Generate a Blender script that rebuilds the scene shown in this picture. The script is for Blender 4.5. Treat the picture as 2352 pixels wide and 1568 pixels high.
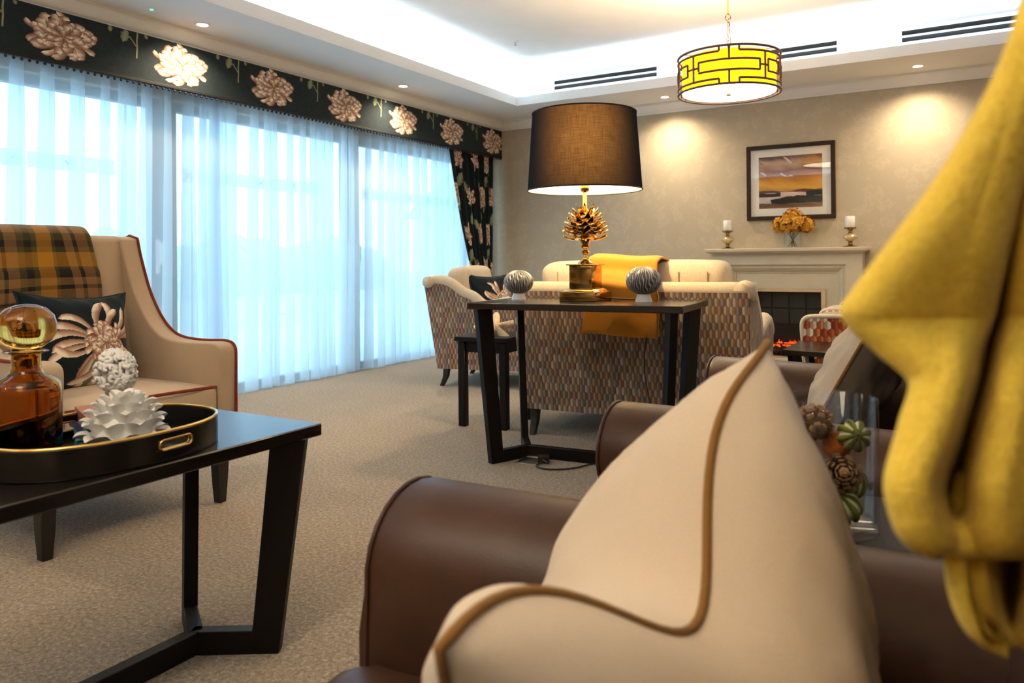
import bpy, bmesh, math, random
import numpy as np
from mathutils import Vector as V, Matrix, Euler
for o in list(bpy.data.objects): bpy.data.objects.remove(o)
SC = bpy.context.scene
COL = SC.collection
PI = math.pi
R = math.radians
rnd = random.Random(7)

# ---------------------------------------------------------------- camera
CAM_Z = 1.0
def set_camera():
    cd = bpy.data.cameras.new('camera'); co = bpy.data.objects.new('camera', cd); COL.objects.link(co)
    yaw, pitch, roll = R(-30.53), R(-0.25), R(0.54)
    r = V((math.cos(yaw), -math.sin(yaw), 0)); f = V((math.sin(yaw), math.cos(yaw), 0)); d = V((0, 0, -1))
    f2 = f*math.cos(pitch) + d*math.sin(pitch); d2 = d*math.cos(pitch) - f*math.sin(pitch)
    r3 = r*math.cos(roll) + d2*math.sin(roll); d3 = d2*math.cos(roll) - r*math.sin(roll)
    m = Matrix((r3, -d3, -f2)).transposed().to_4x4(); m.translation = V((0, 0, CAM_Z))
    co.matrix_world = m
    cd.sensor_fit = 'HORIZONTAL'; cd.sensor_width = 36.0; cd.lens = 1756.0/2352*36.0
    cd.shift_y = -(784-590.6)/2352.0
    cd.clip_start = 0.02; cd.clip_end = 300
    cd.dof.use_dof = True; cd.dof.focus_distance = 3.0; cd.dof.aperture_fstop = 5.0
    SC.camera = co
set_camera()

# ---------------------------------------------------------------- world, exposure
SC.view_settings.view_transform = 'Standard'; SC.view_settings.look = 'None'
SC.view_settings.gamma = 1.0; SC.view_settings.use_curve_mapping = False
SC.view_settings.exposure = 1.2
w = bpy.data.worlds.new('overcast_sky'); SC.world = w; w.use_nodes = True
bg = w.node_tree.nodes['Background']; bg.inputs[0].default_value = (0.50, 0.80, 1.0, 1); bg.inputs[1].default_value = 1.45
SC.cycles.use_denoising = True
SC.cycles.max_bounces = 6; SC.cycles.diffuse_bounces = 3; SC.cycles.light_sampling_threshold = .02; SC.cycles.glossy_bounces = 4; SC.cycles.transmission_bounces = 7; SC.cycles.transparent_max_bounces = 14
SC.cycles.sample_clamp_indirect = 4.0; SC.cycles.caustics_reflective = False; SC.cycles.caustics_refractive = False
SC.cycles.use_adaptive_sampling = True; SC.cycles.adaptive_threshold = .05
COVE_W = 9.5      # watts per cove strip
SPOT_W = 46.0
WARM = (1.0, 0.80, 0.54); COOL = (0.64, 0.84, 1.0)

# ---------------------------------------------------------------- helpers
def link(o, parent=None):
    COL.objects.link(o)
    if parent is not None: o.parent = parent
    return o
def tag(o, label=None, cat=None, group=None, kind=None):
    if label: o['label'] = label
    if cat: o['category'] = cat
    if group: o['group'] = group
    if kind: o['kind'] = kind
    return o
def thing(name, label, cat, loc=(0,0,0), rz=0, group=None):
    o = bpy.data.objects.new(name, None); o.empty_display_size = .05; link(o)
    o.location = loc; o.rotation_euler = (0, 0, rz)
    return tag(o, label, cat, group)
def copy_tree(o, parent=None):
    c = o.copy(); link(c, parent)
    for ch in list(o.children):
        if ch.type != 'LIGHT' or True: copy_tree(ch, c)
    return c

class MB:
    """collects vertices / faces / optional vertex colours"""
    def __init__(s): s.v = []; s.f = []; s.c = []
    def add(s, vs, fs, col=None):
        n = len(s.v); s.v += [tuple(p) for p in vs]; s.f += [tuple(i+n for i in f) for f in fs]
        if col is not None: s.c += col if isinstance(col, list) else [col]*len(vs)
        return s
    def box(s, x0, x1, y0, y1, z0, z1, col=None):
        vs = [(x0,y0,z0),(x1,y0,z0),(x1,y1,z0),(x0,y1,z0),(x0,y0,z1),(x1,y0,z1),(x1,y1,z1),(x0,y1,z1)]
        return s.add(vs, [(0,3,2,1),(4,5,6,7),(0,1,5,4),(1,2,6,5),(2,3,7,6),(3,0,4,7)], col)
    def bar(s, a, b, w, h, up=(0,0,1), w2=None, h2=None):
        a, b = V(a), V(b); d = (b-a).normalized(); up = V(up)
        sd = d.cross(up)
        if sd.length < 1e-5: sd = d.cross(V((1,0,0)))
        sd.normalize(); u = sd.cross(d).normalized(); w2 = w2 or w; h2 = h2 or h
        vs = []
        for p, ww, hh in ((a,w,h),(b,w2,h2)):
            for i, j in ((-1,-1),(1,-1),(1,1),(-1,1)): vs.append(p + sd*(i*ww/2) + u*(j*hh/2))
        return s.add(vs, [(0,1,2,3),(7,6,5,4),(0,4,5,1),(1,5,6,2),(2,6,7,3),(3,7,4,0)])
    def loft(s, rings, closed=True, caps=True, col=None):
        n = len(rings[0]); vs = [p for r in rings for p in r]; fs = []
        for i in range(len(rings)-1):
            for j in range(n if closed else n-1):
                k = (j+1) % n
                fs.append((i*n+j, i*n+k, (i+1)*n+k, (i+1)*n+j))
        if caps and closed:
            fs.append(tuple(range(n-1, -1, -1))); fs.append(tuple(range((len(rings)-1)*n, len(rings)*n)))
        return s.add(vs, fs, col)
    def lathe(s, prof, n=32, c=(0,0,0), caps=True):
        rings = [[(c[0]+r*math.cos(2*PI*j/n), c[1]+r*math.sin(2*PI*j/n), c[2]+z) for j in range(n)] for r, z in prof]
        return s.loft(rings, True, caps)
    def tube(s, path, rad, n=10, closed=False, flat=1.0):
        path = [V(p) for p in path]; m = len(path); rings = []
        t0 = (path[1]-path[0]).normalized(); ref = V((0,0,1)) if abs(t0.z) < .9 else V((1,0,0))
        nrm = (ref - t0*ref.dot(t0)).normalized()
        for i, p in enumerate(path):
            if closed: t = path[(i+1) % m]-path[i-1]
            else: t = path[min(i+1, m-1)]-path[max(i-1, 0)]
            t.normalize(); nrm = (nrm - t*nrm.dot(t)).normalized(); b = t.cross(nrm)
            r = rad[i] if isinstance(rad, (list, tuple)) else rad
            rings.append([p + nrm*(math.cos(2*PI*j/n)*r) + b*(math.sin(2*PI*j/n)*r*flat) for j in range(n)])
        if closed: rings.append(rings[0]); return s.loft(rings, True, False)
        return s.loft(rings, True, True)
    def grid(s, fn, nu, nv, closed_u=False, flip=False):
        vs = []; fs = []; cu = nu if closed_u else nu+1
        for j in range(nv+1):
            for i in range(cu): vs.append(fn(i/nu, j/nv))
        for j in range(nv):
            for i in range(nu):
                k = (i+1) % cu
                q = (j*cu+i, j*cu+k, (j+1)*cu+k, (j+1)*cu+i)
                fs.append(q[::-1] if flip else q)
        return s.add(vs, fs)
    def prism(s, poly, axis, a, b):
        """poly: list of 2d points; axis 'x','y','z': extrusion axis"""
        def m(p, t): return {'x': (t, p[0], p[1]), 'y': (p[0], t, p[1]), 'z': (p[0], p[1], t)}[axis]
        n = len(poly); vs = [m(p, a) for p in poly] + [m(p, b) for p in poly]
        return s.add(vs, [tuple(range(n)), tuple(range(2*n-1, n-1, -1))] + [(i, i+n, (i+1) % n+n, (i+1) % n) for i in range(n)])
    def bm(s):
        b = bmesh.new(); vv = [b.verts.new(p) for p in s.v]
        for f in s.f:
            try: b.faces.new([vv[i] for i in f])
            except ValueError: pass
        return b

def smooth_path(pts, n=6):
    out = []
    P = [V(p) for p in pts]
    for i in range(len(P)-1):
        p0, p1, p2, p3 = P[max(i-1, 0)], P[i], P[i+1], P[min(i+2, len(P)-1)]
        for k in range(n):
            s = k/n
            out.append(.5*((2*p1)+(-p0+p2)*s+(2*p0-5*p1+4*p2-p3)*s*s+(-p0+3*p1-3*p2+p3)*s**3))
    out.append(P[-1]); return out

def mesh_from(src, name, bevel=0, seg=2, fix=True, merge=0, uv=True, smooth=40, clampbev=True):
    cols = None
    if isinstance(src, MB):
        cols = src.c if src.c and not bevel and not merge else None
        b = src.bm()
    else: b = src
    if merge: bmesh.ops.remove_doubles(b, verts=b.verts, dist=merge)
    if fix: bmesh.ops.recalc_face_normals(b, faces=b.faces)
    if bevel:
        ed = [e for e in b.edges if len(e.link_faces) == 2 and e.calc_face_angle(0) > R(25)]
        bmesh.ops.bevel(b, geom=ed, offset=bevel, segments=seg, profile=.5, affect='EDGES', clamp_overlap=True)
    me = bpy.data.meshes.new(name); b.to_mesh(me); b.free()
    if cols:
        ca = me.color_attributes.new('Col', 'FLOAT_COLOR', 'POINT')
        ca.data.foreach_set('color', np.array([(c[0], c[1], c[2], 1) for c in cols], np.float32).ravel())
    if smooth:
        me.polygons.foreach_set('use_smooth', [True]*len(me.polygons))
        if smooth < 180: me.set_sharp_from_angle(angle=R(smooth))
    if uv: box_uv(me)
    return me
def box_uv(me):
    n = len(me.polygons)
    if n == 0: return
    uvl = me.uv_layers.new(name='UVMap')
    co = np.empty(len(me.vertices)*3, np.float32); me.vertices.foreach_get('co', co); co = co.reshape(-1, 3)
    nl = len(me.loops); vi = np.empty(nl, np.int32); me.loops.foreach_get('vertex_index', vi)
    nr = np.empty(n*3, np.float32); me.polygons.foreach_get('normal', nr); nr = np.abs(nr.reshape(-1, 3))
    tot = np.empty(n, np.int32); me.polygons.foreach_get('loop_total', tot)
    ax = np.repeat(np.where((nr[:, 2] >= nr[:, 0]) & (nr[:, 2] >= nr[:, 1]) & (nr[:, 2] > .8), 2, np.where(nr[:, 0] >= nr[:, 1], 0, 1)), tot)
    p = co[vi]
    u = np.where(ax == 0, p[:, 1], p[:, 0]); v = np.where(ax == 2, p[:, 1], p[:, 2])
    uvl.data.foreach_set('uv', np.stack([u, v], 1).astype(np.float32).ravel())
def ob(name, src, mat, parent=None, loc=None, rot=None, **kw):
    me = src if isinstance(src, bpy.types.Mesh) else mesh_from(src, name, **kw)
    if mat is not None and not me.materials: me.materials.append(mat)
    o = bpy.data.objects.new(name, me); link(o, parent)
    if loc: o.location = loc
    if rot: o.rotation_euler = rot
    return o
def struct(name, src, mat, label=None, cat=None, parent=None, **kw):
    o = ob(name, src, mat, parent, **kw)
    if parent is None:
        o['kind'] = 'structure'
        if label: o['label'] = label
        if cat: o['category'] = cat
    return o
def rbox(name, c, s, mat, parent=None, bevel=.01, seg=2, rot=None, **kw):
    m = MB().box(-s[0]/2, s[0]/2, -s[1]/2, s[1]/2, -s[2]/2, s[2]/2)
    return ob(name, m, mat, parent, loc=c, rot=rot, bevel=bevel, seg=seg, **kw)
def puff(name, c, s, mat, parent=None, bulge=(.02,.02,.03), rnd_=.04, n=14, rot=None, seed=0, wr=.0):
    """upholstered cushion block: rounded box whose faces swell"""
    rg = random.Random(seed); ph = [rg.uniform(0, 6) for _ in range(6)]
    b = bmesh.new(); bmesh.ops.create_cube(b, size=2.0)
    bmesh.ops.subdivide_edges(b, edges=b.edges, cuts=n, use_grid_fill=True)
    hx, hy, hz = s[0]/2, s[1]/2, s[2]/2; r = min(rnd_, hx*.95, hy*.95, hz*.95)
    for v in b.verts:
        u = v.co.copy()
        p = V((u.x*hx, u.y*hy, u.z*hz))
        q = V((max(-hx+r, min(hx-r, p.x)), max(-hy+r, min(hy-r, p.y)), max(-hz+r, min(hz-r, p.z))))
        d = p-q
        if d.length > 1e-6: p = q + d.normalized()*r*min(1, max(abs(d.x), abs(d.y), abs(d.z))/r*1.0) if False else q + d.normalized()*r
        fx, fy, fz = 1-u.x**2, 1-u.y**2, 1-u.z**2
        p.x += u.x*bulge[0]*fy*fz; p.y += u.y*bulge[1]*fx*fz; p.z += u.z*bulge[2]*fx*fy
        if wr:
            k = wr*(math.sin(9*p.x+ph[0]+5*p.y)*math.sin(11*p.y+ph[1]+7*p.z)+.6*math.sin(23*p.z+ph[2]+13*p.x))
            p += u.normalized()*k
        v.co = p
    return ob(name, b, mat, parent, loc=c, rot=rot, smooth=60)

# ---------------------------------------------------------------- materials
class NT:
    def __init__(s, name):
        s.m = bpy.data.materials.new(name); s.m.use_nodes = True; s.t = s.m.node_tree
        s.b = s.t.nodes['Principled BSDF']; s.out = s.t.nodes['Material Output']
    def n(s, typ, **kw):
        nd = s.t.nodes.new(typ)
        for k, v in kw.items(): setattr(nd, k, v)
        return nd
    def l(s, a, b): s.t.links.new(a, b)
    def val(s, sock, v):
        if hasattr(v, 'links') or isinstance(v, bpy.types.NodeSocket): s.l(v, sock)
        else: sock.default_value = v
    def math(s, op, a, b=None, c=None):
        nd = s.n('ShaderNodeMath', operation=op); s.val(nd.inputs[0], a)
        if b is not None: s.val(nd.inputs[1], b)
        if c is not None: s.val(nd.inputs[2], c)
        return nd.outputs[0]
    def vmath(s, op, a, b=None, out=0):
        nd = s.n('ShaderNodeVectorMath', operation=op); s.val(nd.inputs[0], a)
        if b is not None: s.val(nd.inputs[1], b)
        return nd.outputs[out]
    def mix(s, fac, a, b, blend='MIX'):
        nd = s.n('ShaderNodeMix', data_type='RGBA', blend_type=blend)
        s.val(nd.inputs[0], fac); s.val(nd.inputs[6], a); s.val(nd.inputs[7], b)
        return nd.outputs[2]
    def ramp(s, fac, stops, interp='LINEAR'):
        nd = s.n('ShaderNodeValToRGB'); cr = nd.color_ramp; cr.interpolation = interp
        while len(cr.elements) < len(stops): cr.elements.new(.5)
        for e, (p, c) in zip(cr.elements, stops): e.position = p; e.color = (*c[:3], 1)
        s.val(nd.inputs[0], fac); return nd.outputs[0]
    def coord(s, kind='Object'): return s.n('ShaderNodeTexCoord').outputs[kind]
    def noise(s, scale, detail=3, rough=.5, vec=None, stretch=None, out='Fac'):
        nd = s.n('ShaderNodeTexNoise'); nd.inputs['Scale'].default_value = scale; nd.inputs['Detail'].default_value = detail
        nd.inputs['Roughness'].default_value = rough
        vec = vec if vec is not None else s.coord()
        if stretch: vec = s.vmath('MULTIPLY', vec, stretch)
        s.l(vec, nd.inputs['Vector']); return nd.outputs[out]
    def bump(s, h, strength=.3, dist=.01):
        nd = s.n('ShaderNodeBump'); nd.inputs['Strength'].default_value = strength; nd.inputs['Distance'].default_value = dist
        s.l(h, nd.inputs['Height']); s.l(nd.outputs[0], s.b.inputs['Normal']); return nd
    def set(s, **kw):
        names = dict(col='Base Color', rough='Roughness', metal='Metallic', ior='IOR', trans='Transmission Weight', spec='Specular IOR Level',
                     sheen='Sheen Weight', sheenr='Sheen Roughness', coat='Coat Weight', coatr='Coat Roughness', em='Emission Color', ems='Emission Strength', alpha='Alpha', sss='Subsurface Weight')
        for k, v in kw.items():
            if isinstance(v, (tuple, list)) and len(v) == 3: v = (*v, 1)
            s.val(s.b.inputs[names[k]], v)
        return s
def c4(c): return (*c, 1)
def plain(name, col, rough=.5, metal=0, spec=.5, nscale=None, namt=.12, bscale=None, bstr=.15, bdist=.004, **kw):
    t = NT(name); t.set(col=col, rough=rough, metal=metal, spec=spec, **kw)
    if nscale:
        n = t.noise(nscale, 4)
        lo = tuple(c*(1-namt) for c in col); hi = tuple(min(1, c*(1+namt)) for c in col)
        t.set(col=t.ramp(n, [(.3, lo), (.7, hi)]))
    if bscale: t.bump(t.noise(bscale, 3), bstr, bdist)
    return t.m
def fabric(name, col, scale=900, amt=.1, rough=.95, sheen=.15, bstr=.2):
    t = NT(name); co = t.coord()
    n = t.noise(scale, 2, .6, co); n2 = t.noise(6, 3, .5, co)
    a = tuple(c*(1-amt) for c in col); b = tuple(min(1, c*(1+amt)) for c in col)
    cc = t.ramp(n, [(.25, a), (.75, b)])
    cc = t.mix(.25, cc, t.ramp(n2, [(.3, a), (.7, b)]))
    t.set(col=cc, rough=rough, sheen=sheen, sheenr=.5, spec=.2); t.bump(n, bstr, .002); return t.m
def linen(name, col, amt=.15):
    t = NT(name); co = t.coord('UV')
    n = t.noise(260, 2, .6, co, (1, .12, 1)); n2 = t.noise(260, 2, .6, co, (.12, 1, 1))
    h = t.math('ADD', n, n2)
    a = tuple(c*(1-amt) for c in col); b = tuple(min(1, c*(1+amt)) for c in col)
    t.set(col=t.ramp(t.math('MULTIPLY', h, .5), [(.3, a), (.7, b)]), rough=.95, sheen=.15, spec=.2); t.bump(h, .25, .002); return t.m
def hexfabric(name, pal, a=.034, b=.075, dark=(.12,.1,.1)):
    """elongated staggered ovals, each with a light and a dark half; metric UV"""
    t = NT(name); uv = t.coord('UV')
    p = t.vmath('DIVIDE', uv, (a, b/1.732, 1))
    p = t.vmath('MULTIPLY', p, (1, 1, 0)); p = t.vmath('ADD', p, (200, 200*1.732, 0))
    r = (1, 1.732, 1); h = (.5, .866, 0)
    A = t.vmath('SUBTRACT', t.vmath('MODULO', p, r), h)
    B = t.vmath('SUBTRACT', t.vmath('MODULO', t.vmath('SUBTRACT', p, h), r), h)
    la = t.vmath('LENGTH', A, out='Value'); lb = t.vmath('LENGTH', B, out='Value')
    sel = t.math('LESS_THAN', la, lb)
    mx = t.n('ShaderNodeMix', data_type='VECTOR'); t.l(sel, mx.inputs[0]); t.l(B, mx.inputs[4]); t.l(A, mx.inputs[5])
    gv = mx.outputs[1]; idv = t.vmath('SUBTRACT', p, gv)
    idv = t.vmath('SNAP', t.vmath('ADD', idv, (.25, .433, 0)), (.5, .866, 1))
    wn = t.n('ShaderNodeTexWhiteNoise'); t.l(idv, wn.inputs['Vector'])
    stops = [(i/len(pal), c) for i, c in enumerate(pal)]
    base = t.ramp(wn.outputs['Value'], stops, 'CONSTANT')
    sx = t.n('ShaderNodeSeparateXYZ'); t.l(gv, sx.inputs[0])
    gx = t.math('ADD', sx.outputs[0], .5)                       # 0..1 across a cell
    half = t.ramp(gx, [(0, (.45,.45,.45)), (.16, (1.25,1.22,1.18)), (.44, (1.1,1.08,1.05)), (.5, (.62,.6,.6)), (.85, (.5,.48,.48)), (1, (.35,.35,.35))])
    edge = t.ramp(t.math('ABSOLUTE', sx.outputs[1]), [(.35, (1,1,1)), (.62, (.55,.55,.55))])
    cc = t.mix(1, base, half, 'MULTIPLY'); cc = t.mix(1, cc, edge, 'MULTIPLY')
    st = t.noise(240, 2, .5, uv, (1, .03, 1)); cc = t.mix(.55, cc, t.ramp(st, [(.3, (.55,.55,.55)), (.7, (1.3,1.3,1.3))]), 'MULTIPLY')
    t.set(col=cc, rough=.85, sheen=.15, spec=.25); t.bump(st, .15, .002); return t.m
def vcol(name, rough=.9, sheen=.1, bscale=None, spec=.2, metal=0):
    t = NT(name); a = t.n('ShaderNodeVertexColor'); a.layer_name = 'Col'
    t.set(col=a.outputs[0], rough=rough, sheen=sheen, spec=spec, metal=metal)
    if bscale: t.bump(t.noise(bscale, 2), .15, .002)
    return t.m
def emis(name, col, s):
    t = NT(name); t.set(col=(0,0,0), em=col, ems=s); t.m.cycles.emission_sampling = 'AUTO' if 'diffuser' in name else 'NONE'; return t.m
def clearglass(name, tint=(1,1,1), refl=1.0, rough=0.0, ior=1.45):
    t = NT(name); t.t.nodes.remove(t.b)
    tr = t.n('ShaderNodeBsdfTransparent'); tr.inputs[0].default_value = c4(tint)
    gl = t.n('ShaderNodeBsdfGlossy'); gl.inputs['Roughness'].default_value = rough
    lw = t.n('ShaderNodeLayerWeight'); lw.inputs[0].default_value = .5; f0 = ((ior-1)/(ior+1))**2
    fr = t.math('MULTIPLY_ADD', t.math('POWER', lw.outputs['Facing'], 5.0), 1-f0, f0)
    mx = t.n('ShaderNodeMixShader'); t.l(t.math('MULTIPLY', fr, refl), mx.inputs[0]); t.l(tr.outputs[0], mx.inputs[1]); t.l(gl.outputs[0], mx.inputs[2])
    t.l(mx.outputs[0], t.out.inputs[0]); return t.m
def woodmat(name, a, b, rough=.35, axis=(1, 14, 14), bstr=.12, scale=9, spec=.5):
    t = NT(name); n = t.noise(scale, 5, .65, None, axis)
    t.set(col=t.ramp(n, [(.3, a), (.7, b)]), rough=rough, spec=spec); t.bump(n, bstr, .003); return t.m

mWall = None
def wallpaper():
    t = NT('wallpaper'); co = t.coord()
    v = t.n('ShaderNodeTexVoronoi', feature='SMOOTH_F1'); v.inputs['Scale'].default_value = 7.5; v.inputs['Smoothness'].default_value = .4
    wob = t.vmath('ADD', co, t.vmath('MULTIPLY', t.noise(9, 3, .6, co, out='Color'), (.25, .25, .25)))
    t.l(wob, v.inputs['Vector'])
    n = t.noise(60, 3, .6, co); k = t.math('ADD', v.outputs['Distance'], t.math('MULTIPLY', n, .5))
    cc = t.ramp(k, [(.25, (.54,.46,.335)), (.42, (.46,.39,.285)), (.55, (.53,.45,.325)), (.75, (.47,.40,.29))])
    t.set(col=cc, rough=t.math('MULTIPLY_ADD', k, .3, .4), spec=.35); t.bump(k, .08, .004); return t.m
def carpet():
    t = NT('carpet'); co = t.coord()
    n = t.noise(80, 4, .85, co); n2 = t.noise(2.2, 4, .6, co); n3 = t.noise(45, 3, .7, co)
    cc = t.ramp(n, [(.33, (.055,.04,.03)), (.45, (.27,.21,.15)), (.55, (.45,.36,.265)), (.68, (.85,.72,.57))])
    cc = t.mix(.25, cc, t.ramp(n3, [(.3, (.17,.13,.095)), (.7, (.52,.42,.32))]))
    cc = t.mix(.18, cc, t.ramp(n2, [(.35, (.27,.215,.165)), (.65, (.40,.33,.255))]))
    t.set(col=cc, rough=1, sheen=.2, spec=.05)
    t.bump(t.math('ADD', n, n3), .7, .01); return t.m
def leather(name, col=(.052,.022,.013)):
    t = NT(name); v = t.n('ShaderNodeTexVoronoi'); v.inputs['Scale'].default_value = 420; t.l(t.coord(), v.inputs['Vector'])
    n = t.noise(5, 4, .6)
    cc = t.ramp(n, [(.3, tuple(c*.75 for c in col)), (.7, tuple(c*1.35 for c in col))])
    t.set(col=cc, rough=.42, spec=.32); t.bump(v.outputs['Distance'], .12, .002); return t.m
def sheer():
    t = NT('sheer_voile'); t.t.nodes.remove(t.b)
    tr = t.n('ShaderNodeBsdfTransparent'); tr.inputs[0].default_value = (.93,.97,1,1)
    tl = t.n('ShaderNodeBsdfTranslucent'); tl.inputs[0].default_value = (.93,.96,.99,1)
    df = t.n('ShaderNodeBsdfDiffuse'); df.inputs[0].default_value = (.80,.86,.92,1)
    a = t.n('ShaderNodeMixShader'); a.inputs[0].default_value = .25; t.l(tl.outputs[0], a.inputs[1]); t.l(df.outputs[0], a.inputs[2])
    lw = t.n('ShaderNodeLayerWeight'); lw.inputs[0].default_value = .5     # threads overlap at grazing angles
    fac = t.math('MULTIPLY_ADD', lw.outputs['Facing'], .40, .40)
    b = t.n('ShaderNodeMixShader'); t.l(fac, b.inputs[0]); t.l(tr.outputs[0], b.inputs[1]); t.l(a.outputs[0], b.inputs[2])
    t.l(b.outputs[0], t.out.inputs[0]); return t.m
def shade_fabric(name, col, tcol, tfac, scale=500):
    t = NT(name); t.t.nodes.remove(t.b); uv = t.coord('UV')
    n = t.math('ADD', t.noise(190, 2, .7, uv, (1, .07, 1)), t.noise(190, 2, .7, uv, (.07, 1, 1)))
    df = t.n('ShaderNodeBsdfDiffuse'); df.inputs[0].default_value = c4(col)
    tl = t.n('ShaderNodeBsdfTranslucent'); t.l(t.ramp(t.math('MULTIPLY', n, .5), [(.3, tuple(c*.25 for c in tcol)), (.7, tuple(min(1, c*1.7) for c in tcol))]), tl.inputs[0])
    lw = t.n('ShaderNodeLayerWeight'); lw.inputs[0].default_value = .5     # the weave closes up at grazing angles
    mx = t.n('ShaderNodeMixShader'); t.l(t.math('MULTIPLY', t.math('POWER', t.math('SUBTRACT', 1.0, lw.outputs['Facing']), 3.6), tfac), mx.inputs[0]); t.l(df.outputs[0], mx.inputs[1]); t.l(tl.outputs[0], mx.inputs[2])
    t.l(mx.outputs[0], t.out.inputs[0]); return t.m
def plaid(name):
    t = NT(name); uv = t.coord('UV'); s = t.n('ShaderNodeSeparateXYZ'); t.l(uv, s.inputs[0])
    ochre, tan, dk, gr = (.46,.21,.015), (.28,.15,.06), (.018,.014,.012), (.085,.07,.02)
    stops = [(0, dk), (.10, gr), (.20, tan), (.36, dk), (.42, tan), (.54, dk), (.66, gr), (.70, ochre), (.92, gr)]
    fu = t.math('FRACT', t.math('MULTIPLY_ADD', s.outputs[0], 3.5, .12)); fv = t.math('FRACT', t.math('MULTIPLY_ADD', s.outputs[1], 3.5, .2))
    A = t.ramp(fu, stops, 'CONSTANT'); B = t.ramp(fv, stops, 'CONSTANT')
    tw = t.math('GREATER_THAN', t.math('FRACT', t.math('MULTIPLY', t.math('ADD', s.outputs[0], s.outputs[1]), 160)), .5)
    cc = t.mix(t.math('MULTIPLY_ADD', tw, .2, .4), A, B)
    n = t.noise(700, 2); t.set(col=t.mix(.5, cc, t.ramp(n, [(.3, (.6,.6,.6)), (.7, (1.4,1.4,1.4))]), 'MULTIPLY'), rough=1, sheen=.3, spec=.1); t.bump(n, .3, .002); return t.m
def amber():
    t = NT('amber_glass'); t.set(col=(.72,.36,.075), rough=0.0, trans=1.0, ior=1.35, spec=.5); return t.m

mWall = wallpaper(); mCarpet = carpet()
mWhite = plain('ceiling_paint', (.86,.86,.85), .9, nscale=3, namt=.02)
mTrimW = plain('trim_paint', (.85,.84,.81), .55, nscale=8, namt=.02)
mCream = plain('fireplace_paint', (.56,.50,.37), .5, nscale=10, namt=.04)
mEspresso = woodmat('espresso_wood', (.002,.0016,.0016), (.006,.0045,.004), .5, (1.5, 14, 14), spec=.22)
mEspTop = woodmat('espresso_table_top', (.003,.0024,.0024), (.010,.007,.0065), .2, (1.5, 16, 16), .2, spec=.8)
mBlackWood = plain('black_leg_wood', (.012,.01,.01), .4, nscale=12)
mBeige = fabric('beige_weave', (.56,.42,.285), 700, .12)
mBeigeL = linen('cream_linen', (.66,.55,.40))
mPipeRed = fabric('rust_piping', (.24,.035,.012), 900, .1)
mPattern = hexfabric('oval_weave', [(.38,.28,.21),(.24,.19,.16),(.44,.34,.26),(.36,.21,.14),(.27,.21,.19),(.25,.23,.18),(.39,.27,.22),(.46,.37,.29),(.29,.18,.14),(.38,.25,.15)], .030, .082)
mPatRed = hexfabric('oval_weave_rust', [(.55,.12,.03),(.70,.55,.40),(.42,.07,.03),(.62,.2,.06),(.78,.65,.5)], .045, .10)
mLeather = leather('brown_leather')
mSheer = sheer()
mPlaid = plaid('plaid_wool')
mOrange = fabric('orange_wool', (.72,.29,.03), 500, .12, sheen=.3)
mYellow = fabric('mustard_wool', (.95,.60,.08), 300, .25, sheen=.1, bstr=.8)
mPillow = fabric('cream_canvas', (.66,.54,.41), 700, .1, bstr=.5)
mFlange = fabric('ochre_flange', (.25,.12,.03), 700, .15)
mTeal = plain('dark_teal_cloth', (.006,.016,.022), .85, nscale=40, namt=.3)
mGreyBack = fabric('taupe_cloth', (.16,.13,.10), 700, .12)
mBrass = plain('polished_brass', (.62,.40,.12), .12, 1.0, nscale=6, namt=.05)
mBrassAged = plain('aged_brass', (.42,.26,.09), .10, 1.0, nscale=9, namt=.12)
mBronze = plain('bronze_metal', (.075,.05,.035), .45, .6, nscale=15)
mGold = plain('gold_edge', (.85,.55,.16), .2, 1.0, nscale=30, namt=.05)
mWhiteCer = plain('white_ceramic', (.82,.81,.78), .25, spec=.5, nscale=20, namt=.02, coat=.3)
mPlaster = plain('white_plaster', (.80,.78,.76), .6, nscale=20, namt=.03)
mCandle = plain('white_wax', (.86,.84,.80), .5, nscale=20, namt=.02, sss=.2)
mBlackGloss = plain('black_lacquer', (.008,.007,.006), .22, nscale=15)
mBlack = plain('black_matte', (.004,.004,.004), .7, nscale=30)
mCord = plain('black_cable', (.01,.01,.01), .45, nscale=50)
mSteel = plain('brushed_steel', (.62,.60,.57), .3, 1.0, bscale=80)
mUPVC = plain('window_frame_grey', (.20,.26,.31), .5, nscale=10, namt=.05)
mHandle = plain('pale_handle', (.8,.84,.88), .3, nscale=10, namt=.03)
mGlass = clearglass('window_glass', (.96,.99,1.0))
mVase = clearglass('clear_glass', (.97,.98,.98), .7, 0.0, 1.5)
mPicGlass = clearglass('picture_glass', (1,1,1), .55, 0.0, 1.5)
mAmber = amber()
mVcol = vcol('printed_cloth')
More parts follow.
